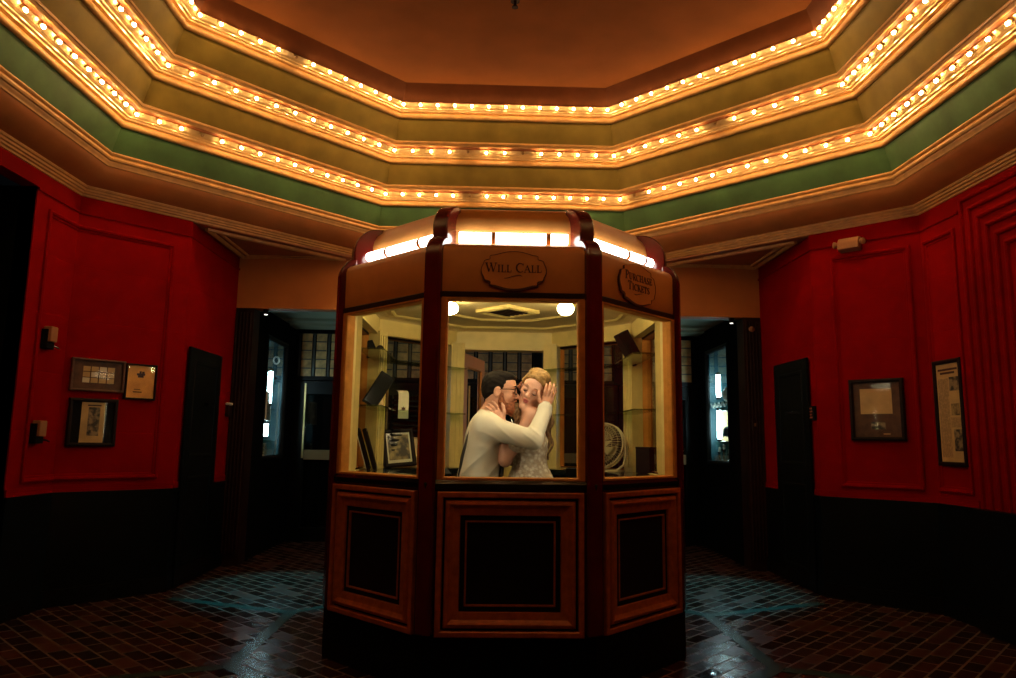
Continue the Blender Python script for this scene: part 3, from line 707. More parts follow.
# right window: tilted speaker, fan, black box, bottle
t = thing('speaker', 'black box loudspeaker tilted on upper glass shelf of right booth window', 'speaker', (.90, 1.36, 1.79))
F = Matrix.Translation((.955, 1.36, 1.775)) @ Matrix.Rotation(R(10), 4, 'Z') @ Matrix.Rotation(R(-30), 4, 'Y')
MB(F).box(-.042, .042, -.055, .055, 0.02, .275).build('cabinet', M['blackmat'], t, bevel=.006)
MB(F).box(-.034, .034, -.059, -.054, .03, .265).build('grille', M['black'], t)
t = thing('desk_fan', 'white round desk fan on counter behind right booth window', 'fan', (.70, 1.35, CZ))
F = loc_frame(.70, 1.36, CZ+.180, R(-38), R(-12))
FANC = Vector((0, 0, 0))
cg = MB(F)
RF = .155
for q in range(44):
    a = 2*PI*q/44
    pts = [(.045*math.cos(a), -.062, .045*math.sin(a)), (.09*math.cos(a), -.062, .09*math.sin(a)), (.135*math.cos(a), -.05, .135*math.sin(a)), (RF*math.cos(a), -.015, RF*math.sin(a)), (RF*math.cos(a), .02, RF*math.sin(a)), (.12*math.cos(a), .055, .12*math.sin(a)), (.06*math.cos(a), .065, .06*math.sin(a))]
    cg.tube(pts, .0016, 5)
for rr, y in ((.095, -.062), (.135, -.05)):
    cg.tube([(rr*math.cos(2*PI*j/40), y, rr*math.sin(2*PI*j/40)) for j in range(41)], .0016, 5)
cg.build('guard_grille', M['fanwhite'], t)
rm = MB(F)
for y in (-.015, .02): rm.tube([(RF*math.cos(2*PI*j/40), y, RF*math.sin(2*PI*j/40)) for j in range(41)], .006, 8)
smooth_angle(rm.build('guard_ring', M['fanwhite'], t))
smooth_angle(MB(F).lathe([(.001, -.068), (.034, -.067), (.042, -.06), (.042, -.052)], (0, 0, 0), 24, (0, 1, 0)).build('badge', M['fanwhite'], t), 50)
smooth_angle(MB(F).lathe([(.045, .05), (.05, .08), (.042, .12), (.02, .135)], (0, 0, 0), 20, (0, 1, 0)).build('motor', M['fanwhite'], t), 50)
for q in range(3):
    a0 = 2*PI*q/3; vs = []
    for i in range(7):
        u = i/6
        for j in range(5):
            r_ = .03+.10*u; a = a0+(-.42+.84*j/4)*(1-.15*u)+.5*u
            vs.append((r_*math.cos(a), -.02+.03*(j/4)-.0, r_*math.sin(a)))
    MB(F).add(vs, [(i*5+j, i*5+j+1, i*5+5+j+1, i*5+5+j) for i in range(6) for j in range(4)]).build('blade', M['jamb'], t, smooth=True)
st = MB(F)
for sx in (-1, 1): st.tube([(sx*.162, .0, 0), (sx*.168, .02, -.06), (sx*.15, .03, -.13), (sx*.11, .02, -.168)], .008, 8)
smooth_angle(st.build('yoke', M['fanwhite'], t))
MB(loc_frame(.70, 1.365, CZ, R(-38))).lathe([(.135, 0), (.135, .006), (.12, .012), (.10, .012)], (0, .02, 0), 28).build('base', M['fanwhite'], t)
t = thing('black_box', 'plain black upright box on counter at right end of right booth window', 'box', (.955, 1.17, CZ))
F = loc_frame(.95, 1.175, CZ, R(60))
MB(F).box(-.05, .05, -.05, .05, 0, .16).build('case', M['blackmat'], t, bevel=.004)
MB(F).box(-.052, .052, -.052, .052, .16, .175).build('lid', M['black'], t, bevel=.004)
t = thing('glass_bottle', 'clear glass bottle standing on lower glass shelf beside the desk fan', 'bottle', (.60, 1.66, 1.442))
smooth_angle(MB().lathe([(.03, 0), (.032, .01), (.032, .12), (.028, .15), (.012, .18), (.012, .21)], (.60, 1.66, 1.442), 18).build('body', M['shelfglass'], t), 40)
MB().lathe([(.014, .0), (.014, .02)], (.60, 1.66, 1.442+.205), 14).build('cap', M['chrome'], t)
# counter clutter by the couple
t = thing('desk_box', 'small tan wooden box on a pedestal between the couple at waist height', 'box', (.02, 1.25, 0))
MB(loc_frame(.02, 1.25, 0)).box(-.09, .09, -.07, .07, 0, .98).build('pedestal', M['jamb'], t, bevel=.004)
MB(loc_frame(.02, 1.25, .98)).box(-.075, .075, -.055, .055, 0, .085).build('box_body', M['cream'], t, bevel=.006)
for x in (-.03, .03): MB().ball((x+.02, 1.19, 1.045), .007).build('knob', M['brass'], t, smooth=True)
t = thing('card_reader', 'black card reader on counter at right of the embracing couple', 'card reader', (.345, .20, CZ))
F = loc_frame(.345, .20, CZ, R(-15))
MB(F).prism([(-.05, 0), (.05, 0), (.05, .02), (-.02, .06), (-.05, .06)], lambda a, b, t_: (t_, a, b), -.035, .035).build('body', M['blackmat'], t, bevel=.004)
MB(F).add([(-.028, -.021, .0625), (.028, -.021, .0625), (.028, .03, .036), (-.028, .03, .036)], [(0, 1, 2, 3)]).build('keypad', M['jamb'], t)
t = thing('phone', 'dark desk telephone on counter at left of the embracing couple', 'telephone', (-.365, .17, CZ))
F = loc_frame(-.365, .17, CZ, R(15))
MB(F).prism([(-.06, 0), (.06, 0), (.06, .05), (-.06, .025)], lambda a, b, t_: (t_, a, b), -.04, .04).build('base', M['blackmat'], t, bevel=.004)
MB(F).tube([(-.03, -.06, .045), (-.03, -.04, .062), (-.03, .04, .078), (-.03, .06, .07)], [.014, .010, .010, .014], 10).build('handset', M['blackmat'], t, smooth=True)

# ------------------------------------------------------------------ wall hangings
def on_wall(F, x, z): return F @ Matrix.Translation((x, 0, z))
def wp(F, x, y, z): p = F @ Vector((x, y, z)); return (p.x, p.y, p.z)
def hang(name, label, F, x0, x1, z0, z1, fw, mf, mm, items, d=.03):
    w, h = x1-x0, z1-z0
    G = F @ Matrix.Translation(((x0+x1)/2, -d, z0))
    t = picture(name, label, 'picture frame', G, w, h, d, fw, mf, mm, 0, 0, wp(F, (x0+x1)/2, 0, z0), art=slab_art([(n, a*w-w/2, b*w-w/2, c*h, e*h, m_) for n, a, b, c, e, m_ in items]))
    return t
its = [('stamp', .22+.15*i+.005*0, .22+.15*i+.128, .26+.175*j, .26+.175*j+.15, M['paper'] if (i*2+j*3) % 5 else M['whitepaper']) for i in range(4) for j in range(3)]
hang('framed_stamps', 'brown frame of twelve small tan cards on left red wall', FL, .045, .425, 1.567, 1.816, .018, M['brownmat'], M['brownmat'], its)
ik = [('figure', .40, .58, .62, .68, M['ink']), ('figure', .36, .62, .68, .74, M['ink']), ('figure', .44, .5, .74, .8, M['ink']), ('figure', .52, .6, .74, .79, M['ink']), ('signature', .28, .55, .20, .225, M['darkwood']), ('signature', .3, .5, .28, .295, M['darkwood'])]
hang('framed_certificate', 'golden certificate in thin dark red frame, right of the twelve cards', FL, .430, .668, 1.520, 1.805, .014, M['darkwood'], M['goldpaper'], ik)
ik = [('mount_card', .26, .74, .08, .92, M['paper']), ('ticket', .40, .64, .22, .82, M['bw']), ('heading', .38, .66, .84, .87, M['ink'])]
hang('framed_playbill', 'black frame with tan mounted dark playbill below the twelve cards', FL, .055, .395, 1.150, 1.512, .026, M['darkwood'], M['blackmat'], ik)
ik = [('document', .20, .78, .43, .84, M['paper']), ('photo', .38, .64, .18, .30, M['bw']), ('caption', .60, .72, .10, .115, M['paper'])]
hang('framed_document', 'square dark frame with tan document and small photo on right red wall', FR, .275, .685, 1.278, 1.775, .030, M['darkwood'], M['brownmat'], ik)
ik = [('clipping', .10, .90, .04, .96, M['paper']), ('text_column', .14, .50, .08, .82, M['print']), ('headline', .16, .84, .895, .915, M['ink']), ('headline', .24, .74, .862, .882, M['ink']), ('photo', .54, .86, .70, .83, M['bw']), ('photo', .56, .84, .47, .58, M['sepia']), ('photo', .60, .86, .14, .34, M['bw']), ('text_column', .54, .86, .36, .45, M['print'])]
hang('framed_newspaper', 'tall narrow dark frame with newspaper clipping at far right red wall', SR, .075, .405, 1.095, 1.880, .030, M['darkwood'], M['blackmat'], ik)

# emergency light high on the right wall
t = thing('emergency_light', 'small tan twin-lamp emergency light high on right red wall', 'emergency light', wp(FR, .34, 0, 2.93))
F = on_wall(FR, .345, 2.86)
MB(F).prism([(0, 0), (-.085, .015), (-.085, .075), (-.05, .115), (0, .12)], lambda a, b, t_: (t_, a, b), -.085, .085).build('housing', M['beigeplastic'], t, bevel=.008)
for sx in (-1, 1): smooth_angle(MB(F).lathe([(.014, 0), (.026, .02), (.028, .035), (.02, .04)], (sx*.088, -.05, .065), 14, (sx*.9, -.45, 0)).build('lamp_head', M['beigeplastic'], t), 50)
# alarm boxes on the left wall strip
for i, (xx, z) in enumerate(((2.47, 1.86), (2.455, 1.19))):
    lab = ['tan wall alarm box above its lower twin, beside dark left doorway', 'lower tan alarm box under its twin, beside dark left doorway'][i]
    t = thing('alarm_box', lab, 'alarm box', wp(SL, xx, 0, z), 'alarm boxes beside the left doorway')
    F = on_wall(SL, xx, z)
    MB(F).box(-.04, .04, -.07, -.012, .03, .14).build('cover', M['beigeplastic'], t, bevel=.006)
    MB(F).box(-.045, .045, -.05, 0, -.02, .12).build('back_box', M['blackmat'], t, bevel=.004)
    MB(F).tube([(.045, -.03, .01), (.11, -.04, .0), (.13, -.04, -.006)], .006, 8).build('conduit', M['chrome' if i == 0 else 'blackmat'], t, smooth=True)
# small fittings by the passages
F = on_wall(ALv, 1.14, 1.50)
t = thing('thermostat', 'small white topped thermostat on left alcove wall by passage', 'thermostat', wp(ALv, 1.14, 0, 1.5))
MB(F).box(-.05, .05, -.04, 0, -.06, .05).build('body', M['jamb'], t, bevel=.006); MB(F).box(-.05, .05, -.045, 0, .05, .075).build('top_cover', M['white'], t, bevel=.01)
F = on_wall(ARv, ALn-.075, 1.45)
t = thing('card_entry_plate', 'small dark entry plate with red marks beside right alcove door', 'entry plate', wp(ARv, ALn-.075, 0, 1.45))
MB(F).box(-.03, .05, -.03, 0, 0, .12).build('plate', M['blackmat'], t, bevel=.004)
M['redmark'] = mat('dull_red_mark', (.45, .10, .05), .5)
for j in range(4): MB(F).box(-.02, .03-.008*(j % 2), -.032, -.029, .015+.026*j, .028+.026*j).build('mark', M['redmark'], t)
t = thing('motion_sensor', 'small round brown sensor near the top of right passage jamb', 'sensor', (2.60, LY-.012, 2.42))
smooth_angle(MB().lathe([(.03, 0), (.03, .012), (.02, .026), (.004, .03)], (2.60, LY-.010, 2.42), 16, (0, -1, 0)).build('dome', M['beigeplastic'], t), 50)
MB().lathe([(.036, 0), (.036, .006)], (2.60, LY-.006, 2.42), 16, (0, -1, 0)).build('plate', M['jamb'], t)
t = thing('switch_plate', 'small rectangular switch plate on right passage jamb', 'switch plate', (2.60, LY-.014, 1.38))
F = Matrix.Translation((2.60, LY-.016, 1.38))
MB(F).frame(-.03, .03, 0, .11, [(0, .014), (0, 0), (.008, -.004), (.012, 0)], True).build('plate', M['jamb'], t)
MB(F).box(-.008, .008, -.012, 0, .04, .07).build('toggle', M['brass'], t)
for sg in (-1, 1):
    t = thing('spotlight', f"small spotlight under the {'left' if sg<0 else 'right'} orange passage lintel", 'spotlight', (sg*2.42, LY+.07, 2.545))
    smooth_angle(MB().lathe([(.022, -.05), (.026, -.012), (.03, 0)], (sg*2.42, LY+.07, 2.545), 14).build('can', M['blackmat'], t), 50)
    MB().lathe([(.001, 0), (.017, .0), (.017, .004)], (sg*2.42, LY+.07, 2.545-.055), 12).build('lens', M['exitdot'], t)

# ------------------------------------------------------------------ lit display cases in the vestibule
M['mosaic'] = photo_mat('speckled_print', (.05, .07, .05), (.55, .50, .30), 45)
for sg in (-1, 1):
    nm = 'left' if sg < 0 else 'right'
    # local x along +y of the world for the left case; viewer side is -y of the frame
    F = wallframe(Vector((-2.55, 4.12, 0)), Vector((-2.55, 4.95, 0))) if sg < 0 else wallframe(Vector((2.55, 4.95, 0)), Vector((2.55, 4.12, 0)))
    L_ = .83
    t = thing('display_case', f'tall lit display case with cyan lining in the {nm} passage wall', 'display case', wp(F, L_/2, 0, 1.0))
    MB(F).frame(0, L_, 1.0, 2.36, [(0, .0), (0, -.02), (.02, -.028), (.035, -.02), (.045, .0), (.045, .02)]).build('case_frame', M['black'], t)
    b = MB(F).frame(.0, L_, 1.0, 2.36, [(.04, .02), (.04, .38)], True); b.build('case_lining', M['teal'], t)
    MB(F).box(.045, L_-.045, .004, .008, 1.045, 2.315).build('case_glass', M['paneglass'], t)
    for z in ((1.20, 1.56, 1.865) if sg < 0 else (1.25, 1.72)):
        MB(F).box(.045, L_-.045, .09, .36, z, z+.015).build('case_shelf', M['shelfglass'], t)
    def tub(x, z0, z1, lab):
        q = thing('light_tube', lab, 'light tube', wp(F, x, .055, z0))
        MB(F).tube([(x, .055, z0+.03), (x, .055, z1-.03)], .027, 12).build('tube', M['casetube'], q, smooth=True)
        MB(F).tube([(x, .055, z0), (x, .055, z0+.03)], .029, 12).build('end_cap', M['chrome'], q)
        MB(F).tube([(x, .055, z1-.03), (x, .055, z1)], .029, 12).build('end_cap', M['chrome'], q)
    if sg < 0:
        tub(.42, 1.60, 2.02, 'upright cool light tube on upper level of left display case')
        tub(.36, 1.225, 1.425, 'upright cool light tube on middle level of left display case')
        q = thing('speckled_print', 'speckled tan print standing in the middle of left display case', 'print', wp(F, .30, .10, 1.575))
        G = F @ Matrix.Translation((.32, .025, 1.577)) @ Matrix.Rotation(R(12), 4, 'Z')
        MB(G).box(-.27, .27, 0, .012, -.14, .15).build('board', M['mosaic'], q); MB(G).frame(-.28, .28, -.15, .16, [(0, .016), (0, -.004), (.010, -.004), (.010, .01)]).build('edge', M['white'], q)
        q = thing('pale_print', 'pale speckled print at the bottom of left display case', 'print', wp(F, .34, .12, 1.05))
        G = F @ Matrix.Translation((.32, .03, 1.05)) @ Matrix.Rotation(R(12), 4, 'Z')
        MB(G).plate([(-.24, 0), (.20, 0), (.06, .13), (-.20, .13)], 0, .012).build('board', M['mosaic'], q)
        MB(G).box(-.24, .20, -.004, .016, -.004, .0).build('edge', M['white'], q)
        q = thing('ring_ornament', 'white ring ornament hanging near the top of left display case', 'ornament', wp(F, .63, .06, 2.14))
        smooth_angle(MB(F).tube([(.63, .06+.032*math.cos(2*PI*j/24), 2.14+.040*math.sin(2*PI*j/24)) for j in range(25)], .010, 8).build('ring', M['white'], q))
        MB(F).tube([(.63, .06, 2.18), (.63, .06, 2.31)], .003, 6).build('cord', M['chrome'], q)
        q = thing('bowl', 'dark shallow bowl on the upper shelf of left display case', 'bowl', wp(F, .60, .15, 1.88))
        smooth_angle(MB().lathe([(.03, 0), (.035, .01), (.075, .03), (.11, .06), (.10, .06), (.07, .038), (.02, .02)], wp(F, .60, .13, 1.88), 24).build('dish', M['blackmat'], q), 50)
    else:
        tub(.26, 1.76, 2.08, 'upright cool light tube on upper level of right display case')
        tub(.26, 1.27, 1.66, 'upright cool light tube on middle level of right display case')
        q = thing('bowler_hat', 'round dark hat on a stand in right display case', 'hat', wp(F, .42, .12, 1.265))
        G = wp(F, .42, .12, 1.265)
        smooth_angle(MB().lathe([(.105, .06), (.11, .068), (.078, .072), (.076, .12), (.06, .16), (.03, .178), (.001, .18)], G, 24).build('crown', mat('dark_green_felt', (.02, .05, .04), .8), q), 50)
        smooth_angle(MB().lathe([(.05, 0), (.05, .008), (.012, .016), (.012, .06)], G, 16).build('stand', M['chrome'], q), 40)
        q = thing('lace_garland', 'pale scalloped garland along the shelf of right display case', 'garland', wp(F, .4, .02, 1.71))
        g = MB(F)
        for j in range(5): g.tube([(.07+.14*j+.14*u/8, .025, 1.715-.045*math.sin(PI*u/8)) for u in range(9)], .011, 8)
        smooth_angle(g.build('swags', M['white'], q))
        q = thing('photo_card', 'tan photo card standing behind the round hat', 'card', wp(F, .24, .2, 1.27))
        G = F @ Matrix.Translation((.20, .19, 1.267)) @ Matrix.Rotation(R(60), 4, 'Z'); MB(G).box(-.10, .10, 0, .01, 0, .36).build('card', M['paper'], q); MB(G).frame(-.11, .11, 0, .37, [(0, .012), (0, -.003), (.012, -.003), (.012, .01)]).build('edge', M['white'], q)
        for j, (x, h, lab) in enumerate(((.20, .12, 'short white candlestick at the far end of right case floor'), (.36, .16, 'tall white candlestick in the middle of right case floor'), (.55, .10, 'small white candlestick at the near end of right case floor'))):
            q = thing('candlestick', lab, 'candlestick', wp(F, x, .07, 1.045), 'candlesticks on the right case floor')
            smooth_angle(MB().lathe([(.045, 0), (.045, .008), (.012, .02), (.016, h*.5), (.01, h*.6), (.028, h*.8), (.03, h*.82)], wp(F, x, .07, 1.047), 14).build('holder', M['chrome'], q), 40)
            MB().lathe([(.014, 0), (.014, .05), (.004, .06)], wp(F, x, .07, 1.047+h*.8), 10).build('candle', M['white'], q, smooth=True)
        q = thing('white_vase', 'white rounded vase on the upper shelf of right display case', 'vase', wp(F, .46, .08, 1.735))
        smooth_angle(MB().lathe([(.03, 0), (.05, .03), (.06, .07), (.04, .12), (.02, .14), (.028, .155)], wp(F, .46, .09, 1.737), 18).build('body', M['white'], q), 50)
        MB().lathe([(.001, .0), (.02, .0), (.02, .003)], wp(F, .46, .09, 1.737+.14), 12).build('mouth', M['blackmat'], q)
# PEOPLE_BEGIN
# ------------------------------------------------------------------ the couple: continuous bodies grown as smooth distance fields
class SDF:
    def __init__(s): s.p = []
    def cap(s, a, b, ra, rb=None, k=.02, op='u'):
        s.p.append(('c', np.array(a, float), np.array(b, float), ra, ra if rb is None else rb, k, op)); return s
    def chain(s, pts, rs, k=.012, op='u'):
        for i in range(len(pts)-1): s.cap(pts[i], pts[i+1], rs[i], rs[i+1], k, op)
        return s
    def ell(s, c, r, rot=None, k=.02, op='u'):
        s.p.append(('e', np.array(c, float), np.array(r, float), np.eye(3) if rot is None else np.array(rot, float), None, k, op)); return s
    def eval(s, X, Y, Z, pad=.06):
        D = np.full((len(X), len(Y), len(Z)), 9., np.float32)
        for t, a, b, c, d, k, op in s.p:
            if t == 'c':
                lo = np.minimum(a, b)-max(c, d)-pad; hi = np.maximum(a, b)+max(c, d)+pad
            else: lo = a-max(b)-pad; hi = a+max(b)+pad
            sl = tuple(slice(np.searchsorted(A, l), np.searchsorted(A, h)) for A, l, h in zip((X, Y, Z), lo, hi))
            x = X[sl[0]][:, None, None]; y = Y[sl[1]][None, :, None]; z = Z[sl[2]][None, None, :]
            if t == 'c':
                ab = b-a; L2 = max(ab@ab, 1e-9)
                h = np.clip(((x-a[0])*ab[0]+(y-a[1])*ab[1]+(z-a[2])*ab[2])/L2, 0, 1)
                e = np.sqrt((x-a[0]-h*ab[0])**2+(y-a[1]-h*ab[1])**2+(z-a[2]-h*ab[2])**2)-(c+(d-c)*h)
            else:
                q = [(x-a[0])*c[0, j]+(y-a[1])*c[1, j]+(z-a[2])*c[2, j] for j in range(3)]
                k0 = np.sqrt(sum((q[j]/b[j])**2 for j in range(3)))+1e-9; k1 = np.sqrt(sum((q[j]/b[j]**2)**2 for j in range(3)))+1e-9
                e = k0*(k0-1)/k1
            o = D[sl]
            if op == 'u':
                h = np.maximum(k-np.abs(o-e), 0)/k; D[sl] = np.minimum(o, e)-h*h*k*.25
            elif op == 's':
                h = np.maximum(k-np.abs(o+e), 0)/k; D[sl] = np.maximum(o, -e)+h*h*k*.25
        return D
def surface(D, X, Y, Z):
    """surface nets"""
    N = D < 0; shp = np.array(D.shape)-1
    c = [N[i:shp[0]+i, j:shp[1]+j, k:shp[2]+k] for i in (0, 1) for j in (0, 1) for k in (0, 1)]
    s = sum(q.astype(np.int8) for q in c); act = (s > 0) & (s < 8)
    idx = np.full(act.shape, -1, np.int64); ii = np.argwhere(act); idx[act] = np.arange(len(ii))
    acc = np.zeros((len(ii), 3)); cnt = np.zeros(len(ii))
    ax = (X, Y, Z)
    cor = [(i, j, k) for i in (0, 1) for j in (0, 1) for k in (0, 1)]
    for p in cor:
        for d in range(3):
            if p[d]: continue
            q = list(p); q[d] = 1
            A = D[ii[:, 0]+p[0], ii[:, 1]+p[1], ii[:, 2]+p[2]]; B = D[ii[:, 0]+q[0], ii[:, 1]+q[1], ii[:, 2]+q[2]]
            m = (A < 0) != (B < 0); t = np.where(m, A/(A-B+1e-12), 0)
            for e in range(3):
                v0 = ax[e][ii[:, e]+p[e]]; v1 = ax[e][ii[:, e]+q[e]]
                acc[:, e] += np.where(m, v0+(v1-v0)*t, 0)
            cnt += m
    V = acc/np.maximum(cnt, 1)[:, None]; F = []
    for d in range(3):
        e, f = [(1, 2), (2, 0), (0, 1)][d]
        sl0 = [slice(1, -1)]*3; sl0[d] = slice(0, -1); sl1 = list(sl0); sl1[d] = slice(1, None)
        A = N[tuple(sl0)]; B = N[tuple(sl1)]
        for flip, m in ((False, A & ~B), (True, ~A & B)):
            q = np.argwhere(m)+np.array([0 if i == d else 1 for i in range(3)])
            if len(q) == 0: continue
            g = lambda de, df: idx[tuple(q[:, i]-(de if i == e else df if i == f else 0) for i in range(3))]
            quad = np.stack([g(0, 0), g(1, 0), g(1, 1), g(0, 1)], 1)
            F.append(quad[:, ::-1] if flip else quad)
    F = np.concatenate(F); F = F[(F >= 0).all(1)]
    return V, F
def grow(name, sdf, m, parent, h, zfine=None, hc=.012, post=None, xyh=None):
    lo = np.min([np.minimum(p[1], p[2] if p[0] == 'c' else p[1])-(max(p[3], p[4]) if p[0] == 'c' else max(p[2])) for p in sdf.p if p[6] == 'u'], 0)-.02
    hi = np.max([np.maximum(p[1], p[2] if p[0] == 'c' else p[1])+(max(p[3], p[4]) if p[0] == 'c' else max(p[2])) for p in sdf.p if p[6] == 'u'], 0)+.02
    ax = [np.arange(lo[i], hi[i], xyh or h) for i in (0, 1)]
    if zfine is None: az = np.arange(lo[2], hi[2], h)
    else: az = np.concatenate([np.arange(lo[2], zfine, hc), np.arange(zfine, hi[2], h)])
    D = sdf.eval(ax[0], ax[1], az)
    if post is not None: D = post(D, ax[0][:, None, None], ax[1][None, :, None], az[None, None, :])
    V, F = surface(D, ax[0], ax[1], az)
    base = np.array(ROOT[parent.name]); me = bpy.data.meshes.new(name)
    me.from_pydata((V-base).tolist(), [], F.tolist()); me.update()
    for p in me.polygons: p.use_smooth = True
    me.materials.append(m)
    o = bpy.data.objects.new(name, me); C.objects.link(o); o.parent = parent; ROOT[o.name] = tuple(base)
    sm = o.modifiers.new('soften', 'SMOOTH'); sm.iterations = 2; sm.factor = .5
    return o
def basis(fwd, up):
    f = Vector(fwd).normalized(); u = Vector(up); u = (u-f*u.dot(f)).normalized(); s_ = f.cross(u)*-1   # s_: the person's left
    return np.array([[s_[i], f[i], u[i]] for i in range(3)])
def head(S, c, B, sc=1., female=False):
    """face and skull in local axes (left, forward, up)"""
    c = np.array(c)
    P = lambda x, y, z: c+B @ (np.array([x, y, z])*sc)
    E = lambda p, r, k=.02, op='u': S.ell(P(*p), np.array(r)*sc, B, k*sc, op)
    K = lambda a, b, ra, rb, k=.015, op='u': S.cap(P(*a), P(*b), ra*sc, rb*sc, k*sc, op)
    jw = .044 if female else .050
    E((0, -.018, .040), (.074, .094, .082), .01)
    E((0, .022, -.030), (.058, .066, .088), .03)
    E((0, .045, .045), (.056, .045, .055), .03)
    for s_ in (-1, 1):
        K((s_*jw, .0, -.060), (s_*.012, .068, -.106), .018, .017, .03)
        E((s_*.040, .052, -.022), (.024, .026, .026), .025)
        K((s_*.012, .084, .032), (s_*.044, .070, .034), .010, .009, .014)
        E((s_*.032, .098, .010), (.018, .020, .013), .014, 's')
        E((s_*.031, .074, .010), (.0165, .0165, .0150), .004)
        E((s_*.076, -.012, -.006), (.010, .022, .033), .006)
        E((s_*.088, -.006, -.004), (.007, .011, .018), .005, 's')
        E((s_*.012, .094, -.026), (.0085, .010, .008), .008)
        E((s_*.054, .060, -.060), (.012, .02, .03), .02, 's') if female else None
    K((0, .084, .026), (0, .108, -.018), .0075, .0115, .014)
    E((0, .112, -.022), (.011, .010, .010), .008)
    E((0, .088, -.054), (.022, .010, .0065), .006)
    E((0, .087, -.065), (.019, .010, .0075), .006)
    E((0, .0985, -.0595), (.020, .006, .0018), .004, 's')
    E((0, .072, -.102), (.018, .018, .016), .02)
    return P, E, K
def hand(S, wrist, knuck, tips, r=.0085, palm=.02):
    """palm from wrist to the knuckle row; knuck: 4 knuckles; tips: 4 lists of finger joints; last list is the thumb (from the side of the palm)"""
    w = np.array(wrist)
    for q in knuck: S.cap(w*.85+np.array(q)*.15, q, .015, .0115, .012)
    for q, js, rr in zip(knuck, tips[:4], (1, 1.04, 1., .86)):
        S.chain([q]+js, [r*1.12*rr]+[r*rr]*(len(js)-1)+[r*.82*rr], .004)
    S.chain(tips[4], [.0135, .0105, .0095, .0078][:len(tips[4])], .008)

# --- the man
man = thing('person', 'bearded man in white shirt and black glasses embracing and kissing the woman', 'person', (-.15, .66, 0))
MB_ = basis((.985, -.10, -.10), (.10, 0, 1))
HC = np.array((-.020, .640, 1.526))
S = SDF()
P, E, K = head(S, HC, MB_, 1.0)
S.cap(P(0, -.028, -.05), (-.075, .655, 1.36), .056, .062, .03)
tor = [((-.140, .66, .92), (.118, .165, .16)), ((-.138, .66, 1.06), (.108, .155, .15)), ((-.108, .66, 1.22), (.110, .175, .17))]
def torso(S, g=0.):
    for c_, r_ in tor: S.ell(c_, np.array(r_)+g, None, .06)
    S.cap((-.098, .525, 1.325), (-.075, .80, 1.325), .056+g, .056+g, .06)
    S.cap((-.08, .655, 1.34), (-.072, .655, 1.385), .075+g*.5, .062, .05)
shR, elR, wrR = (-.098, .515, 1.315), (.165, .372, 1.238), (.240, .505, 1.405)
shL, elL, wrL = (-.075, .80, 1.32), (.10, .88, 1.22), (.15, .77, 1.46)
torso(S)
S.cap(shR, elR, .052, .041, .05); S.cap(elR, wrR, .042, .029, .02); S.cap(shL, elL, .052, .041, .05); S.cap(elL, wrL, .042, .029, .02)
# right hand spread over the side of her head
kn = [(0.235, 0.512, 1.487), (0.253, 0.516, 1.490), (0.271, 0.522, 1.486), (0.285, 0.530, 1.476)]
tp = [[(0.241, 0.500, 1.522), (0.248, 0.509, 1.550), (0.252, 0.524, 1.570)], [(0.265, 0.504, 1.530), (0.273, 0.516, 1.560), (0.275, 0.534, 1.580)], [(0.285, 0.512, 1.526), (0.295, 0.524, 1.554), (0.297, 0.542, 1.574)], [(0.299, 0.524, 1.510), (0.308, 0.536, 1.535), (0.311, 0.552, 1.550)],
      [(0.231, 0.509, 1.435), (0.211, 0.496, 1.470), (0.205, 0.494, 1.500), (0.208, 0.498, 1.525)]]
hand(S, wrR, kn, tp)
# left hand behind her head, fingertips showing between the faces
kn = [(0.128, 0.720, 1.525), (0.142, 0.735, 1.537), (0.156, 0.750, 1.545), (0.170, 0.765, 1.550)]
tp = [[(0.102, 0.680, 1.550), (0.091, 0.642, 1.563), (0.098, 0.615, 1.568)], [(0.116, 0.690, 1.565), (0.105, 0.655, 1.580), (0.110, 0.630, 1.587)], [(0.135, 0.700, 1.575), (0.125, 0.670, 1.595), (0.130, 0.650, 1.600)], [(0.160, 0.710, 1.585), (0.150, 0.690, 1.605), (0.155, 0.670, 1.610)],
      [(0.160, 0.760, 1.455), (0.135, 0.720, 1.465), (0.115, 0.692, 1.480), (0.105, 0.670, 1.495)]]
hand(S, wrL, kn, tp)
for sy in (-1, 1):
    S.chain([(-.14, .66+sy*.09, .90), (-.145, .66+sy*.10, .50), (-.19, .66+sy*.10, .09)], [.085, .055, .040], .03)
    S.cap((-.19, .66+sy*.10, .05), (-.06, .66+sy*.115, .035), .036, .030, .03)
grow('body', S, M['skin'], man, .0034, 1.0, .016)
# shirt
H = SDF(); torso(H, .014)
H.cap(shR, elR, .069, .054, .05); H.cap(elR, wrR, .052, .042, .02); H.cap((.236, .500, 1.394), (.243, .510, 1.425), .043, .044, .01)
H.cap(shL, elL, .066, .054, .05); H.cap(elL, wrL, .052, .042, .02)
H.cap((-.080, .655, 1.375), (-.068, .652, 1.408), .070, .066, .02)
H.cap((-.070, .652, 1.375), (-.032, .643, 1.53), .052, .062, .006, 's')
H.ell((-.14, .66, .80), (.30, .30, .11), None, .01, 's')
def folds(D, x, y, z):
    ridge = lambda t: (1-np.abs(np.sin(t)))**2
    arm = np.exp(-((x+.01)/.13)**2)*np.exp(-((z-1.25)/.075)**2)
    f = -.0055*ridge(34*(z+.16*x)+1.5*np.sin(12*x)+.8*np.sin(23*y))*arm
    f = f-.0080*ridge(21*(x*.95-z*.60)+1.2*np.sin(8*z)+2.*y)*np.exp(-((z-1.09)/.085)**2)
    f = f-.0055*ridge(38*(x+.75*z)+.9*np.sin(25*z))*np.exp(-(((x-.17)/.055)**2+((z-1.275)/.07)**2))
    return D+f
grow('shirt', H, M['shirt'], man, .0042, .98, .01, folds)
H = SDF(); H.ell((-.14, .66, .91), (.128, .172, .13), None, .04)
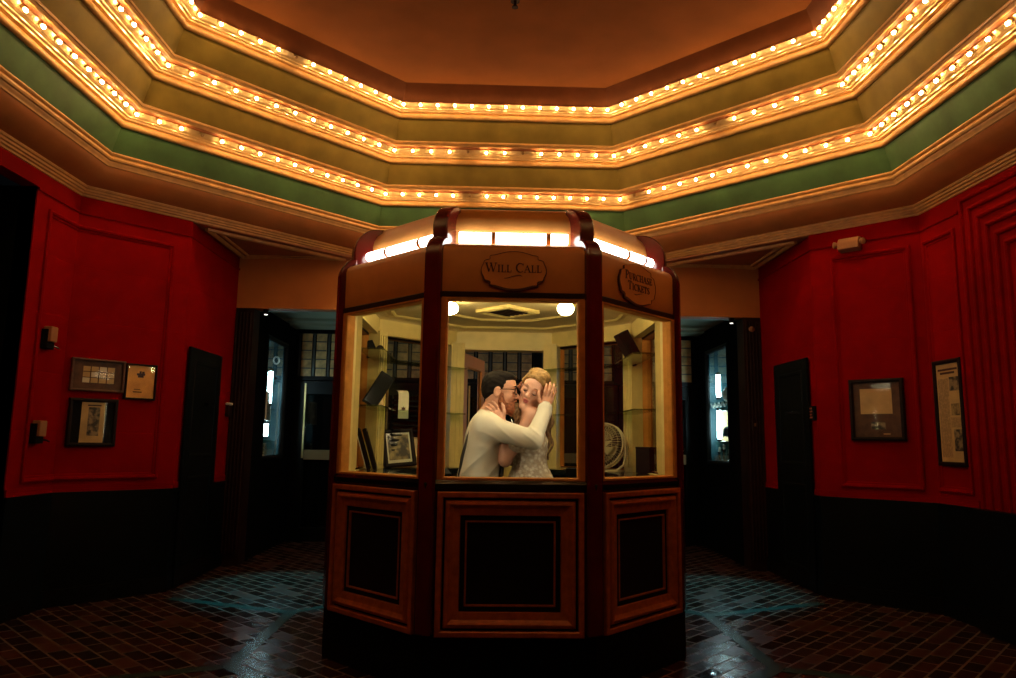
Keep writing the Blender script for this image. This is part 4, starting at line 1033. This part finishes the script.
for sy in (-1, 1): H.chain([(-.14, .66+sy*.09, .88), (-.145, .66+sy*.10, .50), (-.19, .66+sy*.10, .07)], [.098, .072, .062], .03)
grow('trousers', H, M['trouser'], man, .012)
for sy in (-1, 1):
    H = SDF(); H.cap((-.20, .66+sy*.10, .045), (-.04, .66+sy*.118, .035), .044, .036, .03); H.ell((-.1, .66+sy*.11, -.04), (.3, .2, .04), None, .005, 's')
    grow('shoe', H, M['leather'], man, .008)
# suspenders: straps over the shoulder to the waist, front and back
for yy in (.565, .745):
    b = MB()
    ys = 1 if yy > .66 else -1
    for pts in ([(-0.255, yy+ys*-.02, 1.02), (-0.238, yy-ys*.01, 1.14), (-0.208, yy, 1.25), (-0.175, yy, 1.335), (-0.130, yy, 1.384)], [(-0.130, yy, 1.384), (-0.070, yy, 1.392), (-0.015, yy, 1.345), (0.018, yy, 1.24), (0.000, yy-ys*.01, 1.12), (-0.014, yy-ys*.01, 1.00)]):
        b.tube(pts, .012, 8)
    smooth_angle(b.build('suspender', M['leather'], man))
# hair, beard, glasses
def local_noise(B, c, a1, f1, axis=1):
    c = np.array(c)
    def go(D, x, y, z):
        q = [(x-c[0])*B[0, j]+(y-c[1])*B[1, j]+(z-c[2])*B[2, j] for j in range(3)]
        return D+a1*np.sin(f1*q[0]+3*np.sin(25*q[2]))*np.sin(f1*.8*q[2]+2*np.sin(30*q[axis]))
    return go
H = SDF()
pe = lambda S, p, r, k=.012, op='u': S.ell(P(*p), r, MB_, k, op)
pe(H, (0, -.024, .044), (.080, .096, .086)); pe(H, (0, .034, .096), (.058, .058, .030), .03); pe(H, (0, -.072, -.005), (.058, .040, .05), .03)
pe(H, (0, .098, .02), (.12, .060, .062), .008, 's'); pe(H, (0, .05, -.06), (.12, .055, .07), .008, 's')
for s_ in (-1, 1): pe(H, (s_*.085, .0, -.015), (.022, .034, .042), .006, 's')
grow('hair', H, M['darkhair'], man, .0034, post=local_noise(MB_, HC, .0016, 210))
H = SDF()
for s_ in (-1, 1): H.chain([P(s_*.069, .018, -.015), P(s_*.058, .016, -.058), P(s_*.030, .066, -.098), P(0, .088, -.108)], [.009, .019, .022, .024], .015)
pe(H, (0, .088, -.105), (.030, .024, .030), .02); pe(H, (0, .078, -.072), (.042, .026, .030), .02)
H.chain([P(-.030, .086, -.056), P(-.012, .100, -.043), P(.012, .100, -.043), P(.030, .086, -.056)], [.006, .0065, .0065, .006], .006)
pe(H, (0, .104, -.060), (.019, .016, .0075), .004, 's')
grow('beard', H, M['beard'], man, .0030, post=local_noise(MB_, HC, .0014, 260))
b = MB()
for s_ in (-1, 1):
    cx = s_*.034
    ring = [P(cx+.026*math.copysign(abs(math.cos(q))**.7, math.cos(q)), .104-.20*abs(cx+.026*math.cos(q))**1.5*4, .012+.019*math.copysign(abs(math.sin(q))**.7, math.sin(q))) for q in [2*PI*j/24 for j in range(25)]]
    b.tube(ring, .0026, 6)
    b.tube([P(s_*.060, .088, .020), P(s_*.076, .055, .018), P(s_*.079, .01, .014), P(s_*.079, -.018, .002)], .0028, 6)
b.tube([P(-.009, .108, .016), P(0, .112, .019), P(.009, .108, .016)], .0025, 6)
gl = smooth_angle(b.build('glasses', M['blackmat'], man))
gl['label'] = 'black framed glasses'
for s_ in (-1, 1):
    H = SDF(); H.chain([P(s_*.014, .094, .036), P(s_*.030, .092, .042), P(s_*.048, .078, .036)], [.004, .0045, .003], .004)
    grow('eyebrow', H, M['darkhair'], man, .003)
H = SDF()
for s_ in (-1, 1): H.chain([P(s_*.018, .0885, .004), P(s_*.031, .0905, .001), P(s_*.045, .0835, .004)], [.0018, .0022, .0016], .002)
grow('eyelashes', H, M['lash'], man, .0022)

# --- the woman
wom = thing('person', 'woman in ivory lace wedding dress with blond hair, eyes closed, being kissed', 'person', (.165, .64, 0))
WB = basis((-.32, -.92, -.22), (.46, 0, .9))
WC = np.array((.176, .612, 1.538))
S = SDF()
P, E, K = head(S, WC, WB, .95, True)
S.cap(P(0, -.03, -.05), (.155, .655, 1.38), .046, .048, .03)
S.ell((.160, .655, 1.22), (.105, .125, .16), None, .05); S.ell((.165, .65, 1.06), (.092, .105, .13), None, .06); S.ell((.165, .65, .92), (.125, .14, .13), None, .06)
wl, wr = (.172, .560, 1.375), (.175, .765, 1.335)
S.cap(wl, wr, .048, .048, .05); S.cap((.15, .655, 1.34), (.15, .655, 1.39), .06, .05, .04)
el = (.010, .535, 1.118); wt = (-.008, .553, 1.340)
S.cap(wl, el, .045, .036, .03); S.cap(el, wt, .038, .025, .015)
S.cap(wr, (.10, .80, 1.10), .043, .036, .03); S.cap((.10, .80, 1.10), (-.10, .85, 1.18), .036, .025, .015)
# left hand laid over the side of his neck
kn = [(-0.030, 0.557, 1.406), (-0.046, 0.556, 1.398), (-0.060, 0.558, 1.388), (-0.070, 0.562, 1.374)]
tp = [[(-0.042, 0.552, 1.436), (-0.058, 0.562, 1.456), (-0.070, 0.576, 1.464)], [(-0.064, 0.552, 1.426), (-0.082, 0.564, 1.442), (-0.094, 0.580, 1.450)], [(-0.078, 0.554, 1.412), (-0.096, 0.566, 1.426), (-0.108, 0.582, 1.432)], [(-0.086, 0.560, 1.394), (-0.102, 0.570, 1.404), (-0.112, 0.584, 1.408)],
      [(-0.004, 0.556, 1.372), (0.002, 0.552, 1.406), (-0.004, 0.556, 1.434), (-0.012, 0.562, 1.452)]]
hand(S, wt, kn, tp, .0075)
w2 = (-.10, .85, 1.18); kn = [(-.17, .835, 1.19+.016*j) for j in range(4)]
tp = [[(-.205, .82, 1.19+.018*j), (-.235, .80, 1.19+.02*j)] for j in range(4)]+[[(-.12, .84, 1.21), (-.15, .82, 1.24), (-.175, .81, 1.255)]]
hand(S, w2, kn, tp, .0075)
for sx in (-1, 1): S.chain([(.165+sx*.07, .65, .88), (.165+sx*.075, .65, .48), (.165+sx*.075, .66, .09)], [.075, .05, .034], .03); S.cap((.165+sx*.075, .66, .05), (.165+sx*.08, .55, .035), .03, .026, .02)
grow('body', S, M['skinf'], wom, .0034, 1.0, .016)
H = SDF()
H.ell((.160, .652, 1.215), (.113, .134, .115), None, .05); H.ell((.166, .65, 1.08), (.098, .112, .12), None, .06); H.ell((.168, .65, .93), (.132, .148, .12), None, .06)
for sx in (-1, 1): H.ell((.140+sx*.045-.02, .535+sx*.012, 1.215), (.050, .046, .052), None, .03)
H.cap((.168, .65, .93), (.175, .66, .20), .15, .34, .08)
H.ell((.175, .66, -.15), (.9, .9, .17), None, .01, 's')
H.ell((.150, .64, 1.40), (.30, .30, .105), None, .01, 's')
def pleats(D, x, y, z):
    a = np.arctan2(y-.65, x-.168)
    return D+.010*np.sin(16*a)*np.clip((.98-z)/.6, 0, 1)+.0012*np.sin(150*x)*np.sin(150*z+60*y)
grow('dress', H, M['lace'], wom, .0045, .97, .012, pleats)
H = SDF()
pe = lambda S, p, r, k=.012, op='u': S.ell(P(*p), np.array(r)*.95, WB, k, op)
pe(H, (0, -.030, .050), (.086, .100, .090)); pe(H, (0, .008, .112), (.062, .060, .028), .03); pe(H, (0, -.10, .03), (.062, .05, .055), .03); pe(H, (0, -.085, -.04), (.055, .04, .05), .03)
pe(H, (0, .112, -.012), (.080, .074, .100), .010, 's'); pe(H, (0, .06, -.10), (.12, .07, .07), .01, 's')
for s_ in (-1, 1): H.chain([P(s_*.012, .070, .100), P(s_*.054, .048, .080), P(s_*.075, .016, .038), P(s_*.076, -.02, .01)], [.013, .015, .014, .012], .01)
def strands(D, x, y, z):
    q = [(x-WC[0])*WB[0, j]+(y-WC[1])*WB[1, j]+(z-WC[2])*WB[2, j] for j in range(3)]
    return D+.0028*np.sin(95*q[0]+40*q[2]+6*np.sin(22*q[1]))*np.cos(20*q[1])
grow('hair', H, M['blond'], wom, .0034, post=strands)
# long curls falling down her back on the right
cu = MB()
rnd = random.Random(3)
for j in range(13):
    x0 = .228+rnd.uniform(-.03, .03); y0 = .70+rnd.uniform(-.035, .05); ln = rnd.uniform(.26, .40); ph = rnd.uniform(0, 6); am = rnd.uniform(.010, .018)
    pts = []
    for i in range(22):
        u = i/21
        pts.append((x0+.040*min(1, u*2.2)-.015*u*u+am*math.sin(ph+15*u), y0-.045*u+am*math.cos(ph+15*u), 1.50-ln*u))
    cu.tube(pts, [.012*(1-.75*(i/21)**2) for i in range(22)], 7)
for j in range(6):
    x0 = .072+.012*j*.6; y0 = .615+rnd.uniform(-.01, .02); ln = rnd.uniform(.13, .19); ph = rnd.uniform(0, 6)
    cu.tube([(x0+.010*math.sin(ph+13*i/13), y0+.008*math.cos(ph+13*i/13), 1.455-ln*i/13) for i in range(14)], [.011*(1-.7*(i/13)**2) for i in range(14)], 7)
cl = smooth_angle(cu.build('curls', M['curl'], wom)); cl['label'] = 'long brown curls'
b = MB()
for j in range(6):
    q = P(-.070-.003*(j % 2), -.022-.010*j, .062-.010*j+.006*(j % 2)); b.ball(tuple(q), .0065, 8, 6)
hp = b.build('hair_pin', M['white'], wom, smooth=True); hp['label'] = 'small white beaded hair pin'
for s_ in (-1, 1):
    H = SDF(); H.chain([P(s_*.014, .0935, .034), P(s_*.031, .0905, .039), P(s_*.050, .074, .034)], [.0028, .0030, .0022], .004)
    grow('eyebrow', H, M['curl'], wom, .0024)
H = SDF()
for s_ in (-1, 1): H.chain([P(s_*.017, .0875, .003), P(s_*.025, .0915, -.001), P(s_*.035, .0915, -.002), P(s_*.047, .082, .003)], [.0018, .0026, .0028, .0018], .002)
grow('eyelashes', H, M['lash'], wom, .0022)
H = SDF()
H.ell(P(0, .0895, -.0535), np.array((.0215, .0098, .0062))*.95, WB, .004); H.ell(P(0, .0885, -.0650), np.array((.0185, .0100, .0072))*.95, WB, .004)
H.ell(P(0, .101, -.0592), np.array((.022, .006, .0016))*.95, WB, .002, 's')
grow('lips', H, M['lips'], wom, .0022)
man.location.x -= .030; wom.location.x -= .028      # the pair stands a little left of the booth's axis
# PEOPLE_END

# ------------------------------------------------------------------ lamps of the place and added fill lights
def lamp(name, kind, loc, e, col, size=.1, rot=None, sy=None):
    l = bpy.data.lights.new(name, kind); l.energy = e; l.color = col
    if kind == 'AREA':
        l.size = size
        if sy: l.shape = 'RECTANGLE'; l.size_y = sy
    else: l.shadow_soft_size = size
    o = bpy.data.objects.new(name, l); C.objects.link(o); o.location = loc
    if rot: o.rotation_euler = rot
    return o
# fill light added under the booth's front header to brighten the couple
lamp('booth_front_fill', 'AREA', (.02, .22, 1.965), 3.3, (1., .82, .52), .55, (R(42), 0, 0), .12)
# upright fill lights added behind the front fins for the couple's torsos
for sx in (-1, 1):
    d = Vector((-sx*.55, .83, -.05)).normalized()
    lamp('booth_side_fill', 'AREA', (sx*.385, .13, 1.42), 1.15, (1., .84, .56), .03, d.to_track_quat('-Z', 'Y').to_euler(), .55)
# greenish fill lights added for the vestibule, out of sight behind the lintel
for sx in (-1, 1):
    lamp('vestibule_fill', 'AREA', (sx*2.2, 3.84, 2.65), 7, (.78, 1., .85), .16, (R(50), 0, 0))
    # the small spotlights under the lintels throw cool pools on the floor in front of the passages
    o = lamp('lintel_spot', 'SPOT', (sx*2.42, LY+.07, 2.485), 240, (.07, .72, .86), .07, (Vector((sx*1.80, 2.55, 0))-Vector((sx*2.42, LY+.07, 2.485))).to_track_quat('-Z', 'Y').to_euler())
    o.data.spot_size = R(36); o.data.spot_blend = .5

w = bpy.data.worlds.new('night'); bpy.context.scene.world = w; w.use_nodes = True
w.node_tree.nodes['Background'].inputs[0].default_value = (.02, .025, .03, 1); w.node_tree.nodes['Background'].inputs[1].default_value = .05

cam = bpy.data.cameras.new('camera'); co = bpy.data.objects.new('camera', cam); C.objects.link(co)
Fw = Vector((.02829, .98942, .14221)).normalized()
pitch, yaw, roll = .1426, .0286, .0139
cp, spn = math.cos(pitch), math.sin(pitch)
Fw = Vector((math.sin(yaw)*cp, math.cos(yaw)*cp, spn)); R0 = Vector((math.cos(yaw), -math.sin(yaw), 0)); U0 = R0.cross(Fw)
R1 = R0*math.cos(roll)+U0*math.sin(roll); U1 = U0*math.cos(roll)-R0*math.sin(roll)
co.matrix_world = Matrix(((R1.x, U1.x, -Fw.x, -.1335), (R1.y, U1.y, -Fw.y, -3.7592), (R1.z, U1.z, -Fw.z, 1.2222), (0, 0, 0, 1)))
cam.sensor_width = 36; cam.lens = 721.18/1016*36; cam.clip_start = .05; cam.clip_end = 60
bpy.context.scene.camera = co
vs = bpy.context.scene.view_settings
vs.view_transform = 'Standard'; vs.look = 'None'; vs.gamma = 1; vs.use_curve_mapping = False; vs.exposure = 0
